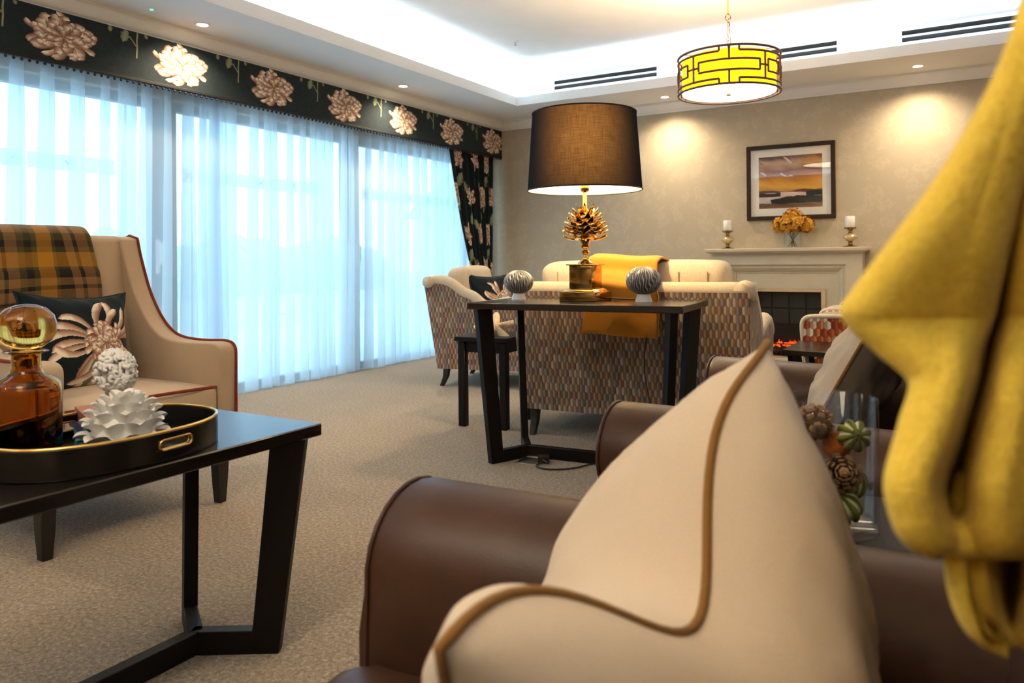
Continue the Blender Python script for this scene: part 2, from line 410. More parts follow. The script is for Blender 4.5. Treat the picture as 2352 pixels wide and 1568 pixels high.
# ---------------------------------------------------------------- the room
XL, XR, YB, YF = -4.95, 2.7, 7.58, -2.2
SOF = 2.6; LIPX, LIPY, LIPX2, LIPY2 = -3.96, 6.84, 1.75, -1.35; CEIL = 3.0; UP = .14
struct('floor', MB().box(XL-.3, XR+.2, YF-.2, YB+.2, -.1, 0), mCarpet, 'beige speckled carpet across the whole lounge', 'floor')
struct('wall_back', MB().box(XL-.3, XR+.2, YB, YB+.15, 0, 3.2), mWall, 'beige damask wallpapered wall behind the fireplace', 'wall')
struct('wall_right', MB().box(XR, XR+.15, YF-.15, YB, 0, 3.2), mWall, 'beige wallpapered side wall out of view', 'wall')
struct('wall_front', MB().box(XL-.3, XR, YF-.15, YF, 0, 3.2), mWall, 'beige wallpapered wall behind the viewer', 'wall')
wl = MB().box(XL-.05, XL+.15, YF, 1.2, 0, SOF).box(XL-.05, XL+.15, 7.42, YB, 0, SOF).box(XL-.05, -4.62, 1.2, 7.42, 2.27, SOF).box(XL-.05, XL+.15, 1.2, 7.42, 2.16, 2.27).box(-4.8, -4.62, YF, 1.2, 2.19, SOF).box(-4.8, -4.62, 7.42, YB, 2.19, SOF)
struct('wall_left', wl, mWall, 'window wall with a boxed bulkhead above the curtains', 'wall')
m = MB()
m.box(XL-.3, LIPX, YF, YB, SOF, SOF+.02).box(LIPX, XR, LIPY, YB, SOF, SOF+.02).box(LIPX2, XR, YF, LIPY, SOF, SOF+.02).box(LIPX, LIPX2, YF, LIPY2, SOF, SOF+.02)
e = .025
m.box(LIPX-e, LIPX, LIPY2-e, LIPY+e, SOF+.02, SOF+.09).box(LIPX2, LIPX2+e, LIPY2-e, LIPY+e, SOF+.02, SOF+.09)
m.box(LIPX, LIPX2, LIPY, LIPY+e, SOF+.02, SOF+.09).box(LIPX, LIPX2, LIPY2-e, LIPY2, SOF+.02, SOF+.09)
a, b_, c_, d_ = LIPX-UP, LIPX2+UP, LIPY2-UP, LIPY+UP
m.box(a-.05, a, c_-.05, d_+.05, SOF+.02, CEIL).box(b_, b_+.05, c_-.05, d_+.05, SOF+.02, CEIL).box(a, b_, d_, d_+.05, SOF+.02, CEIL).box(a, b_, c_-.05, c_, SOF+.02, CEIL)
m.box(a-.05, b_+.05, c_-.05, d_+.05, CEIL, CEIL+.08)
struct('ceiling', m, mWhite, 'white coffered ceiling with a recessed light cove', 'ceiling', smooth=0)
# cornice, an s-shaped plaster moulding
prof = [(0,0),(0,-.1),(.012,-.1),(.016,-.088),(.03,-.08),(.05,-.062),(.062,-.04),(.072,-.022),(.09,-.016),(.09,-.008),(.1,-.008),(.1,0)]
struct('trim_1', MB().loft([[(-4.62, YB-p[0], SOF+p[1]) for p in prof], [(XR, YB-p[0], SOF+p[1]) for p in prof]]), mTrimW, 'white plaster cornice along the fireplace wall', 'cornice', smooth=30)
struct('trim_2', MB().loft([[(-4.62+p[0], YF, SOF+p[1]) for p in prof], [(-4.62+p[0], YB, SOF+p[1]) for p in prof]]), mTrimW, 'white plaster cornice above the floral pelmet', 'cornice', smooth=30)
bp = [(0,0),(.018,0),(.018,.09),(.012,.105),(.006,.12),(0,.12)]
for k, (xa, xb) in enumerate(((-4.8, -2.1), (-.76, XR))):
    struct('baseboard_back' if k == 0 else 'baseboard_back_right', MB().loft([[(xa, YB-p[0], p[1]) for p in bp], [(xb, YB-p[0], p[1]) for p in bp]]), mTrimW, 'white skirting board on the fireplace wall, %s of the fireplace' % ('left' if k == 0 else 'right'), 'skirting', smooth=30)

# cove strips lying in the trough behind the lip
def area(name, loc, size, sy, rot, watts, col, parent):
    ld = bpy.data.lights.new(name, 'AREA'); ld.shape = 'RECTANGLE'; ld.size = size; ld.size_y = sy; ld.energy = watts; ld.color = col
    o = bpy.data.objects.new(name, ld); link(o, parent); o.location = loc; o.rotation_euler = rot; return o
mStrip = emis('led_strip_emitter', COOL, 6.0)
strips = [((LIPX-.07, (LIPY+LIPY2)/2), LIPY-LIPY2, 'y', 'window side'), ((LIPX2+.07, (LIPY+LIPY2)/2), LIPY-LIPY2, 'y', 'side opposite the windows'),
          (((LIPX+LIPX2)/2, LIPY+.07), LIPX2-LIPX, 'x', 'fireplace side'), (((LIPX+LIPX2)/2, LIPY2-.07), LIPX2-LIPX, 'x', 'side behind the viewer')]
for (cx, cy), L, ax, side in strips:
    t = thing('cove_light', 'cool white strip light hidden in the ceiling cove, ' + side, 'strip light', (cx, cy, SOF+.021), 0, 'ceiling cove strips')
    m = MB().box(-L/2, L/2, -.006, .006, 0, .012) if ax == 'x' else MB().box(-.006, .006, -L/2, L/2, 0, .012)
    ob('channel', m, mStrip, t)
    area('strip_light', (0, 0, .02), L if ax == 'x' else .03, .03 if ax == 'x' else L, (PI, 0, 0), COVE_W*L/6, COOL, t)

# downlights
mLens = emis('downlight_lens', (1.0, .82, .55), 9.0)
rim = mesh_from(MB().lathe([(.036,-.001),(.052,-.004),(.054,-.001),(.054,.0),(.036,.0)], 28, caps=False), 'ring')
lens = mesh_from(MB().lathe([(.001,-.0015),(.036,-.0015),(.036,0)], 28), 'lens')
def downlight(x, y, where):
    t = thing('downlight', 'small round recessed ceiling spotlight ' + where, 'spotlight', (x, y, SOF), 0, 'recessed ceiling spotlights')
    ob('trim_ring', rim, mTrimW, t); ob('lens', lens, mLens, t)
    ld = bpy.data.lights.new('beam', 'SPOT'); ld.energy = SPOT_W; ld.color = WARM; ld.spot_size = R(140); ld.spot_blend = 1.0; ld.shadow_soft_size = .035
    o = bpy.data.objects.new('beam', ld); link(o, t); o.location = (0, 0, -.012)
downlight(-4.377, 3.364, 'above the second pelmet flower from the left')
downlight(-4.385, 5.508, 'above the pelmet near the fifth flower, midway along the windows')
downlight(-2.52, 7.275, 'on the fireplace side, left of the pendant')
downlight(-.31, 7.265, 'on the fireplace side, right of the pendant')
for x, y, wh in ((-4.38, 1.22, 'beside the windows, nearest the viewer and out of frame'), (1.9, 7.27, 'at the far right corner, out of frame'), (2.2, 5.4, 'on the far right strip, out of frame'),
              (2.2, 3.2, 'on the middle of the right strip, out of frame'), (2.2, 1.0, 'on the near right strip, out of frame'), (-2.52, -1.77, 'added unseen behind the viewer as foreground fill, nearest the windows'), (-.8, -1.77, 'added unseen behind the viewer as foreground fill, in the middle'), (.9, -1.77, 'added unseen behind the viewer as foreground fill, farthest from the windows')): downlight(x, y, wh)  # the three behind the viewer are added to brighten the foreground seats
# green status light and sprinkler
t = thing('ceiling_sensor', 'tiny ceiling sensor with a green light above the pelmet', 'sensor', (-4.366, 2.983, SOF))
ob('housing', MB().lathe([(.001,-.006),(.018,-.006),(.026,-.002),(.028,0)], 24), mTrimW, t)
ob('indicator', MB().lathe([(.001,-.011),(.007,-.009),(.010,-.006)], 16), emis('green_led', (.02, 1, .25), 4), t)
t = thing('sprinkler', 'small white fire sprinkler on the raised ceiling', 'sprinkler', (-3.5, 6.03, CEIL))
ob('rose', MB().lathe([(.001,-.008),(.03,-.006),(.036,0)], 24), mTrimW, t)
ob('stem', MB().lathe([(.008,-.04),(.008,0)], 12), mSteel, t)
ob('deflector', MB().lathe([(.001,-.044),(.02,-.043),(.02,-.040),(.001,-.039)], 20), mSteel, t)
# slot vents on the far upstand
for i, x0 in enumerate((-3.64, -2.05, -.46)):
    t = thing('air_vent', 'white linear slot air vent, %s' % ('left of the yellow pendant, nearest the windows', 'partly behind the yellow pendant', 'right of the yellow pendant, at the frame edge')[i], 'vent', (x0, LIPY+UP, 2.73), 0, 'linear ceiling vents')
    L = 1.2
    m = MB(); m.box(0, L, -.012, 0, 0, .012).box(0, L, -.012, 0, .118, .13).box(0, .05, -.012, 0, .012, .118).box(L-.05, L, -.012, 0, .012, .118).box(.05, L-.05, -.012, 0, .052, .066)
    m.box(.05, L-.05, -.012, 0, .106, .118)
    ob('frame', m, mTrimW, t, smooth=0)
    ob('slot', MB().box(.05, L-.05, -.003, 0, .012, .052), mBlack, t); ob('slot', MB().box(.05, L-.05, -.003, 0, .066, .106), mBlack, t)

# ---------------------------------------------------------------- windows and what lies outside
bays = [(1.2, 3.435), (3.435, 5.375), (5.375, 7.42)]
mStick = clearglass('etched_film', (.74,.84,.92), .2)
mStickL = plain('etched_motif', (.85,.93,1.0), .7, nscale=30, namt=.03)
leafm = MB()
for k, (ax_, ay_, bx_, by_, w_) in enumerate(((-.03,-.03,.02,.03,.012), (-.01,-.01,-.035,.02,.009), (0,0,.035,-.005,.009))):
    d = V((bx_-ax_, by_-ay_)).normalized(); n_ = V((-d.y, d.x))*w_; p, q = V((ax_, ay_)), V((bx_, by_)); mid = (p+q)/2
    pts = [p, mid+n_, q, mid-n_]
    leafm.add([(.0015, v.x, v.y) for v in pts], [(0,1,2,3)])
leafme = mesh_from(leafm, 'motif', fix=False)
filmme = mesh_from(MB().box(-.0006, .0006, -.05, .05, -.05, .05), 'film'); filmlong = mesh_from(MB().box(-.0006, .0006, -.11, .11, -.05, .05), 'film_long')
for i, (ya, yb) in enumerate(bays):
    wo = bpy.data.objects.new('window_%d' % (i+1), None); link(wo); wo.location = (-4.93, ya, 0)
    tag(wo, 'tall grey framed glazed door behind the voile, %s' % ('nearest the viewer', 'middle one of three', 'farthest, by the floral curtain')[i], 'window', None, 'structure')
    L = yb-ya; fw = .1
    ob('jamb', MB().box(-.035, .035, 0, fw, 0, 2.16), mUPVC, wo, bevel=.004, seg=1); ob('jamb', MB().box(-.035, .035, L-fw, L, 0, 2.16), mUPVC, wo, bevel=.004, seg=1)
    ob('head_rail', MB().box(-.035, .035, fw, L-fw, 2.1, 2.16), mUPVC, wo, bevel=.004, seg=1); ob('bottom_rail', MB().box(-.035, .035, fw, L-fw, 0, .06), mUPVC, wo, bevel=.004, seg=1)
    pane = ob('pane', MB().box(-.006, .006, fw, L-fw, .06, 2.1), mGlass, wo)
    y = fw+.12
    while y < L-fw-.3:
        f_ = ob('glass_film', filmme, mStick, wo, loc=(.008, y, 1.65)); ob('motif', leafme, mStickL, wo, loc=(.009, y, 1.65))
        ob('glass_film', filmlong, mStick, wo, loc=(.008, y+.19, 1.65)); y += .34
    hy = L-.06 if i < 2 else .05
    h = MB().tube([(.04, hy, 1.0), (.075, hy, 1.0), (.085, hy, 1.02), (.085, hy, 1.13), (.08, hy-.005, 1.15)], [.011, .011, .012, .011, .009], 10)
    h.box(.035, .042, hy-.016, hy+.016, .93, 1.17)
    ob('handle', h, mHandle, wo, smooth=50)
struct('trim_3', MB().box(-4.99, -4.82, 1.2, 7.42, 0, .012), mSteel, 'threshold strip under the glazed doors', 'threshold')
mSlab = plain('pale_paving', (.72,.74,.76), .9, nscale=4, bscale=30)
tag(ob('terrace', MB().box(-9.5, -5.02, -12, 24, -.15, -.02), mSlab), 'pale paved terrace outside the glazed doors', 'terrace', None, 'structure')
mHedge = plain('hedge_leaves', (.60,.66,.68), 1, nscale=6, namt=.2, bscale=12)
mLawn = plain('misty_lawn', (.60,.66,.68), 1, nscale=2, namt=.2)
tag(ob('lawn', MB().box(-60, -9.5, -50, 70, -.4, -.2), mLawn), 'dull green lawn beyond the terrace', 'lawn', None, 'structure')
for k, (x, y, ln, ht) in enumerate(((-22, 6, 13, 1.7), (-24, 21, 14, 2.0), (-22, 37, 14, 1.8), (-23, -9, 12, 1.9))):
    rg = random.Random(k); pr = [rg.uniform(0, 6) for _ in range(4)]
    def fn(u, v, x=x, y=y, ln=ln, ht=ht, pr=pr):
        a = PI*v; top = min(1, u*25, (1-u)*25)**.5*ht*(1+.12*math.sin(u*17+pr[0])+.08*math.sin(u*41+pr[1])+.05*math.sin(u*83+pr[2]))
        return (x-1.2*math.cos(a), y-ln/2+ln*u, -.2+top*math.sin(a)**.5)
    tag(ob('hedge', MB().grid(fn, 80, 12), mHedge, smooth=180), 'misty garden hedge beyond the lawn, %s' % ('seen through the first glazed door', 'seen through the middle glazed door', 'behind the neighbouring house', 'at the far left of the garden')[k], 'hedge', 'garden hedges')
# neighbouring house
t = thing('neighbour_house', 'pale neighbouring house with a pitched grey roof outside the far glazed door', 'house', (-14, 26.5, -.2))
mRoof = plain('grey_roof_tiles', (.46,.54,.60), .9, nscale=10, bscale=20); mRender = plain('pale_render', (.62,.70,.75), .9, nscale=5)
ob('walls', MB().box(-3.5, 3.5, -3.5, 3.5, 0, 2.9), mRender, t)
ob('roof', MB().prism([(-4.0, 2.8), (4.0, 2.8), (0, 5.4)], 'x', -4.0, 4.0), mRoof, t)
mPane = plain('dark_pane', (.1,.16,.2), .2, nscale=5)
for yy in (-2, .6):
    wv = ob('house_window', MB().box(3.5, 3.55, yy, yy+1.2, 1.0, 2.2), mTrimW, t); ob('window_pane', MB().box(3.55, 3.57, yy+.08, yy+1.12, 1.08, 2.12), mPane, wv)

# ---------------------------------------------------------------- printed chrysanthemums
def petal(cx, cy, a, r0, L, w_, curl, sy, shade, nseg=8, flip=1):
    """a curved petal as three rails of points with colours"""
    rows = []; x, y = cx+math.cos(a)*r0, cy+math.sin(a)*r0*sy; ang = a; st = L/nseg
    hi = (.95*shade, .82*shade, .67*shade); lo = (.30*shade, .125*shade, .08*shade); md = (.66*shade, .48*shade, .35*shade)
    for i in range(nseg+1):
        s = i/nseg; wd = w_*(.35+.65*min(1, s*1.7))*math.sqrt(max(0.0, 1-max(0, (s-.72)/.28)**2))+.0004
        nx, ny = -math.sin(ang)*flip, math.cos(ang)*flip
        k = .72+.38*s
        rows.append(((x+nx*wd, y+ny*wd*sy, tuple(c*k for c in hi)), (x+nx*wd*.25, y+ny*wd*.25*sy, tuple(c*k for c in (hi if s > .6 else md))), (x-nx*wd, y-ny*wd*sy, tuple(c*k for c in lo))))
        ang += curl/nseg*(.4+1.4*s); x += math.cos(ang)*st; y += math.sin(ang)*st*sy
    return rows
def chrysanth(cx, cy, rad, seed, sy=.62, shade=1.0):
    rg = random.Random(seed); out = [[((cx+rad*.62*math.cos(q*PI/6-PI/2)*-1, cy+rad*.62*sy*math.sin(q*PI/6-PI/2), (.20,.085,.055)), (cx, cy+rad*.62*sy*math.sin(q*PI/6-PI/2), (.24,.11,.07)), (cx+rad*.62*math.cos(q*PI/6-PI/2), cy+rad*.62*sy*math.sin(q*PI/6-PI/2), (.20,.085,.055))) for q in range(7)]]
    for ring, (n, r0, L, w_, cr) in enumerate(((17, .42, .50, .085, 1.9), (19, .33, .42, .09, 2.0), (17, .24, .36, .09, 2.0), (13, .14, .30, .085, 1.8), (9, .05, .22, .065, 1.3))):
        for i in range(n):
            a = 2*PI*(i+rg.uniform(-.3, .3))/n+ring*.37
            f = rg.choice((-1, 1)); sh = shade*rg.uniform(.78, 1.12)*(1 if ring < 4 else .9)
            out.append(petal(cx, cy, a, r0*rad, L*rad*rg.uniform(.8, 1.15), w_*rad*rg.uniform(.85, 1.2), cr*f*rg.uniform(.3, 1.3), sy, sh, 7, f))
    out.append([((cx-.02*rad, cy-.03*rad, (.5,.16,.02)), (cx, cy-.03*rad, (.62,.25,.04)), (cx+.02*rad, cy-.03*rad, (.5,.16,.02))), ((cx-.03*rad, cy+.03*rad, (.45,.2,.06)), (cx, cy+.03*rad, (.6,.3,.08)), (cx+.03*rad, cy+.03*rad, (.45,.2,.06)))])
    return out
def leaf2d(cx, cy, a, L, w_, col=(.20,.22,.13)):
    rows = []; n = 8
    for i in range(n+1):
        s = i/n; wd = w_*math.sin(PI*min(1, s*.92+.08))**.8*(1+.25*math.sin(s*20))+.0005
        x, y = cx+math.cos(a)*L*s, cy+math.sin(a)*L*s; nx, ny = -math.sin(a), math.cos(a)
        rows.append(((x+nx*wd, y+ny*wd, col), (x, y, tuple(c*1.5 for c in col)), (x-nx*wd, y-ny*wd, tuple(c*.6 for c in col))))
    return rows
def stem2d(pts, w_, col=(.30,.29,.17)):
    rows = []
    for i, (x, y) in enumerate(pts):
        j = min(i+1, len(pts)-1); k = max(i-1, 0); d = V((pts[j][0]-pts[k][0], pts[j][1]-pts[k][1])).normalized(); n_ = V((-d.y, d.x))*w_
        rows.append(((x+n_.x, y+n_.y, col), (x, y, tuple(c*1.4 for c in col)), (x-n_.x, y-n_.y, tuple(c*.6 for c in col))))
    return rows
def strips_mesh(strips, fmap, dz=.00006, base=.0004, clip=None):
    m = MB()
    for k, rows in enumerate(strips):
        vs, cs = [], []
        for row in rows:
            for (x, y, c) in row:
                if clip: x, y = max(clip[0], min(clip[1], x)), max(clip[2], min(clip[3], y))
                vs.append(fmap(x, y, base+k*dz)); cs.append(c)
        fs = []
        for i in range(len(rows)-1):
            for j in range(2):
                q = i*3+j; fs.append((q, q+1, q+4, q+3))
        m.add(vs, fs, cs)
    return m
def raster(strips, x0, x1, y0, y1, nx, ny, bgc):
    """paint petal strips into an array of vertex colours"""
    img = np.empty((ny+1, nx+1, 3), np.float32); img[:] = bgc
    sx, sy = nx/(x1-x0), ny/(y1-y0)
    for rows in strips:
        for i in range(len(rows)-1):
            for j in range(2):
                q = [rows[i][j], rows[i][j+1], rows[i+1][j+1], rows[i+1][j]]
                for tri in ((q[0], q[1], q[2]), (q[0], q[2], q[3])):
                    P = [((p[0]-x0)*sx, (p[1]-y0)*sy) for p in tri]; C = np.array([p[2] for p in tri])
                    ax0, ax1 = max(0, math.floor(min(p[0] for p in P))), min(nx, math.ceil(max(p[0] for p in P)))
                    ay0, ay1 = max(0, math.floor(min(p[1] for p in P))), min(ny, math.ceil(max(p[1] for p in P)))
                    if ax1 < ax0 or ay1 < ay0: continue
                    X, Y = np.meshgrid(np.arange(ax0, ax1+1), np.arange(ay0, ay1+1))
                    d = (P[1][1]-P[2][1])*(P[0][0]-P[2][0])+(P[2][0]-P[1][0])*(P[0][1]-P[2][1])
                    if abs(d) < 1e-9: continue
                    a = ((P[1][1]-P[2][1])*(X-P[2][0])+(P[2][0]-P[1][0])*(Y-P[2][1]))/d
                    b = ((P[2][1]-P[0][1])*(X-P[2][0])+(P[0][0]-P[2][0])*(Y-P[2][1]))/d; c = 1-a-b
                    ok = (a >= -.05) & (b >= -.05) & (c >= -.05)
                    col = a[..., None]*C[0]+b[..., None]*C[1]+c[..., None]*C[2]
                    sub = img[ay0:ay1+1, ax0:ax1+1]; sub[ok] = np.clip(col[ok], 0, 1)
    return img
TEALC = (.005, .013, .018)

# pelmet
PX = -4.59
pel = thing('pelmet', 'dark teal boxed pelmet printed with pale chrysanthemums above the voile', 'pelmet', (0, 0, 0))
ob('board', MB().box(-4.62, PX, -.6, YB-.002, 2.19, 2.5), mTeal, pel, bevel=.004, seg=1)
ob('braid', MB().box(-4.618, PX+.005, -.6, YB-.002, 2.182, 2.202), mBlack, pel, bevel=.003, seg=1)
for i in range(-2, 7):
    fy = 2.559+.8035*i
    st = [leaf2d(fy+.40, 2.495, -1.9, .085, .028), leaf2d(fy+.29, 2.498, -1.6, .04, .015), leaf2d(fy+.53, 2.498, -1.2, .03, .012), stem2d([(fy+.475, 2.495), (fy+.47, 2.44), (fy+.472, 2.40), (fy+.468, 2.33)], .0055), stem2d([(fy+.42, 2.46), (fy+.45, 2.425), (fy+.472, 2.40)], .004)]
    st = [[((p[0], p[1], p[2])) and p for p in r] for r in st]
    if fy+.55 < YB:
        for q_, s_ in enumerate(st): ob('leaf_print' if q_ < 3 else 'stem_print', strips_mesh([s_], lambda x, y, o: (PX+.0005+o, x, y), clip=(-.6, YB-.004, 2.203, 2.499)), mVcol, pel, smooth=0, fix=False)
    ch = chrysanth(fy, 2.352, .262, 11, .64)
    ob('flower_print', strips_mesh(ch, lambda x, y, o: (PX+.0005+o, x, y), clip=(-.6, YB-.004, 2.203, 2.499)), mVcol, pel, smooth=0, fix=False)
bead = mesh_from(MB().lathe([(.0005,-.0095),(.005,-.008),(.0085,-.003),(.0085,.003),(.005,.008),(.0015,.0095),(.001,.02)], 10), 'pompom')
mBead = plain('dark_bobble', (.02,.02,.035), .8, nscale=60)
y = 1.86
while y < YB-.02:
    ob('pompom', bead, mBead, pel, loc=(PX-.004, y, 2.171)); y += .0425

# voile
def voile(name, label, ya, yb, seed):
    """pleats that double back on themselves: single cloth between, three layers in each pleat"""
    rg = random.Random(seed); sec = []; y = ya
    while y < yb:
        w_, d, x0, ln = rg.uniform(.07, .20), rg.uniform(.03, .085), rg.uniform(-.012, .012), rg.uniform(-.02, .02)
        if y+w_ > yb: break
        for dy, dx, k in ((0.0, -.030, 0), (w_*.3, -.004, 0), (w_*.7, .006, 0), (w_, .0, 0), (w_+.010, -.010, 0), (w_-.002, -.020, .25), (w_-d*.6, -.026, .8), (w_-d, -.034, 1), (w_-d-.008, -.042, 1), (w_-d*.5, -.048, .6), (w_-.01, -.044, .1)):
            sec.append((y+dy, x0+dx, k*d, ln))
        y += w_
    pts = smooth_path([(p[0], p[1], 0) for p in sec], 3); n = len(pts); NV = 9; m = MB()
    for j in range(NV+1):
        v = j/NV; z = .012+2.24*v
        for i, p in enumerate(pts):
            q = sec[min(i//3, len(sec)-1)]
            m.v.append((-4.735+p.y*(1.15-.45*v)+.006*math.sin(7*p.x+5*v), p.x+q[3]*(1-v)-.25*q[2]*(1-v)+.4*q[2]*v*v, z))
    for j in range(NV):
        for i in range(n-1): m.f.append((j*n+i, j*n+i+1, (j+1)*n+i+1, (j+1)*n+i))
    o = ob(name, m, mSheer, smooth=180, fix=False); tag(o, label, 'curtain', 'voile curtains'); return o
voile('voile_curtain', 'sheer white voile curtain behind the high-backed armchair', .5, 3.86, 3)
voile('voile_curtain', 'sheer white voile curtain between the middle mullion and the floral curtain', 3.62, 7.36, 5)

# floral curtain, held back at waist height
fl = []
for r_ in range(6):
    for c_ in range(4):
        fl += [leaf2d(c_*.62+.31*(r_ % 2)+.2, r_*.40+.16, 1.0, .16, .045), leaf2d(c_*.62+.31*(r_ % 2)-.12, r_*.40+.1, 2.2, .14, .04), stem2d([(c_*.62+.31*(r_ % 2)+.05, r_*.4+.1), (c_*.62+.31*(r_ % 2)+.02, r_*.4-.1)], .008)]
        fl += chrysanth(c_*.62+.31*(r_ % 2), r_*.40+.05, .19, 20+r_*4+c_, .8, .95)
NXc, NYc = 260, 420
img = raster(fl, 0, 1.9, 0, 2.18, NXc, NYc, TEALC)
def drape(u, v):
    z = .015+2.235*v
    yl = np.interp(z, [0, .55, .72, .8, .95, 1.4, 1.8, 2.18], [7.0, 7.06, 7.09, 7.07, 6.96, 6.80, 6.69, 6.60])
    yr = np.interp(z, [0, .6, .75, .9, 1.3, 2.18], [7.45, 7.44, 7.40, 7.44, 7.46, 7.48])
    y = yl+(yr-yl)*(u**.85)
    return (-4.655+.026*math.sin(u*2*PI*7.5+.7*math.sin(v*3))*(.8+.2*math.sin(u*19)), y, z)
m = MB().grid(drape, NXc, NYc); m.c = [tuple(c) for c in img.reshape(-1, 3)]
t = thing('floral_curtain', 'dark teal curtain printed with pale chrysanthemums, tied back beside the back wall', 'curtain', (0, 0, 0))
ob('drape', m, mVcol, t, smooth=180, fix=False, uv=False)
ob('tieback', MB().tube([(-4.62, 7.07, .80), (-4.60, 7.2, .76), (-4.61, 7.35, .80), (-4.68, 7.46, .9), (-4.73, 7.3, .84), (-4.72, 7.1, .80)], .012, 8, closed=True), mTeal, t, smooth=60)
# ---------------------------------------------------------------- furniture builders
def y_table(name, label, cat, loc, rz, L, D, h, mat=None, group=None):
    """slab top on four inward-leaning legs tied by a Y-shaped floor stretcher; local x is the long axis"""
    mat = mat or mEspresso
    t = thing(name, label, cat, loc, rz, group)
    rbox('top', (0, 0, h-.016), (L, D, .032), mEspTop, t, .003, 1)
    fx, fy, tx, ty, jx = L/2-.105, D/2-.10, L/2-.062, D/2-.055, L/2-.20
    bh = .06
    for sx in (-1, 1):
        for sy in (-1, 1):
            F, T, J = V((sx*fx, sy*fy, 0)), V((sx*tx, sy*ty, h-.032)), V((sx*jx, 0, 0))
            d = (J-F).normalized(); n = V((-d.y, d.x, 0)); wl, th = .036, .018
            rings = []
            for P, k in ((F, 1.0), (T, 1.25)):
                rings.append([P-d*wl*k-n*th, P+d*wl*k-n*th, P+d*wl*k+n*th, P-d*wl*k+n*th])
            ob('leg', MB().loft(rings), mat, t, bevel=.002, seg=1)
            ob('stretcher', MB().bar((F+d*.03)+V((0, 0, bh/2)), J+d*.01+V((0, 0, bh/2)), .036, bh), mat, t, bevel=.002, seg=1)
    ob('center_stretcher', MB().box(-jx-.012, jx+.012, -.018, .018, .001, bh-.001), mat, t, bevel=.002, seg=1)
    return t
def taper_leg(x, y, h, t, mat, s0=.05, s1=.032, dx=0, dy=0, name='leg'):
    r = []
    for z, s, k in ((h, s0, 0), (h*.5, s0*.88, .2), (0, s1, 1)):
        cx, cy = x+dx*k, y+dy*k
        r.append([(cx-s/2, cy-s/2, z), (cx+s/2, cy-s/2, z), (cx+s/2, cy+s/2, z), (cx-s/2, cy+s/2, z)])
    return ob(name, MB().loft(r), mat, t, bevel=.003, seg=1)
mSeam = fabric('tan_seam', (.36,.27,.18))
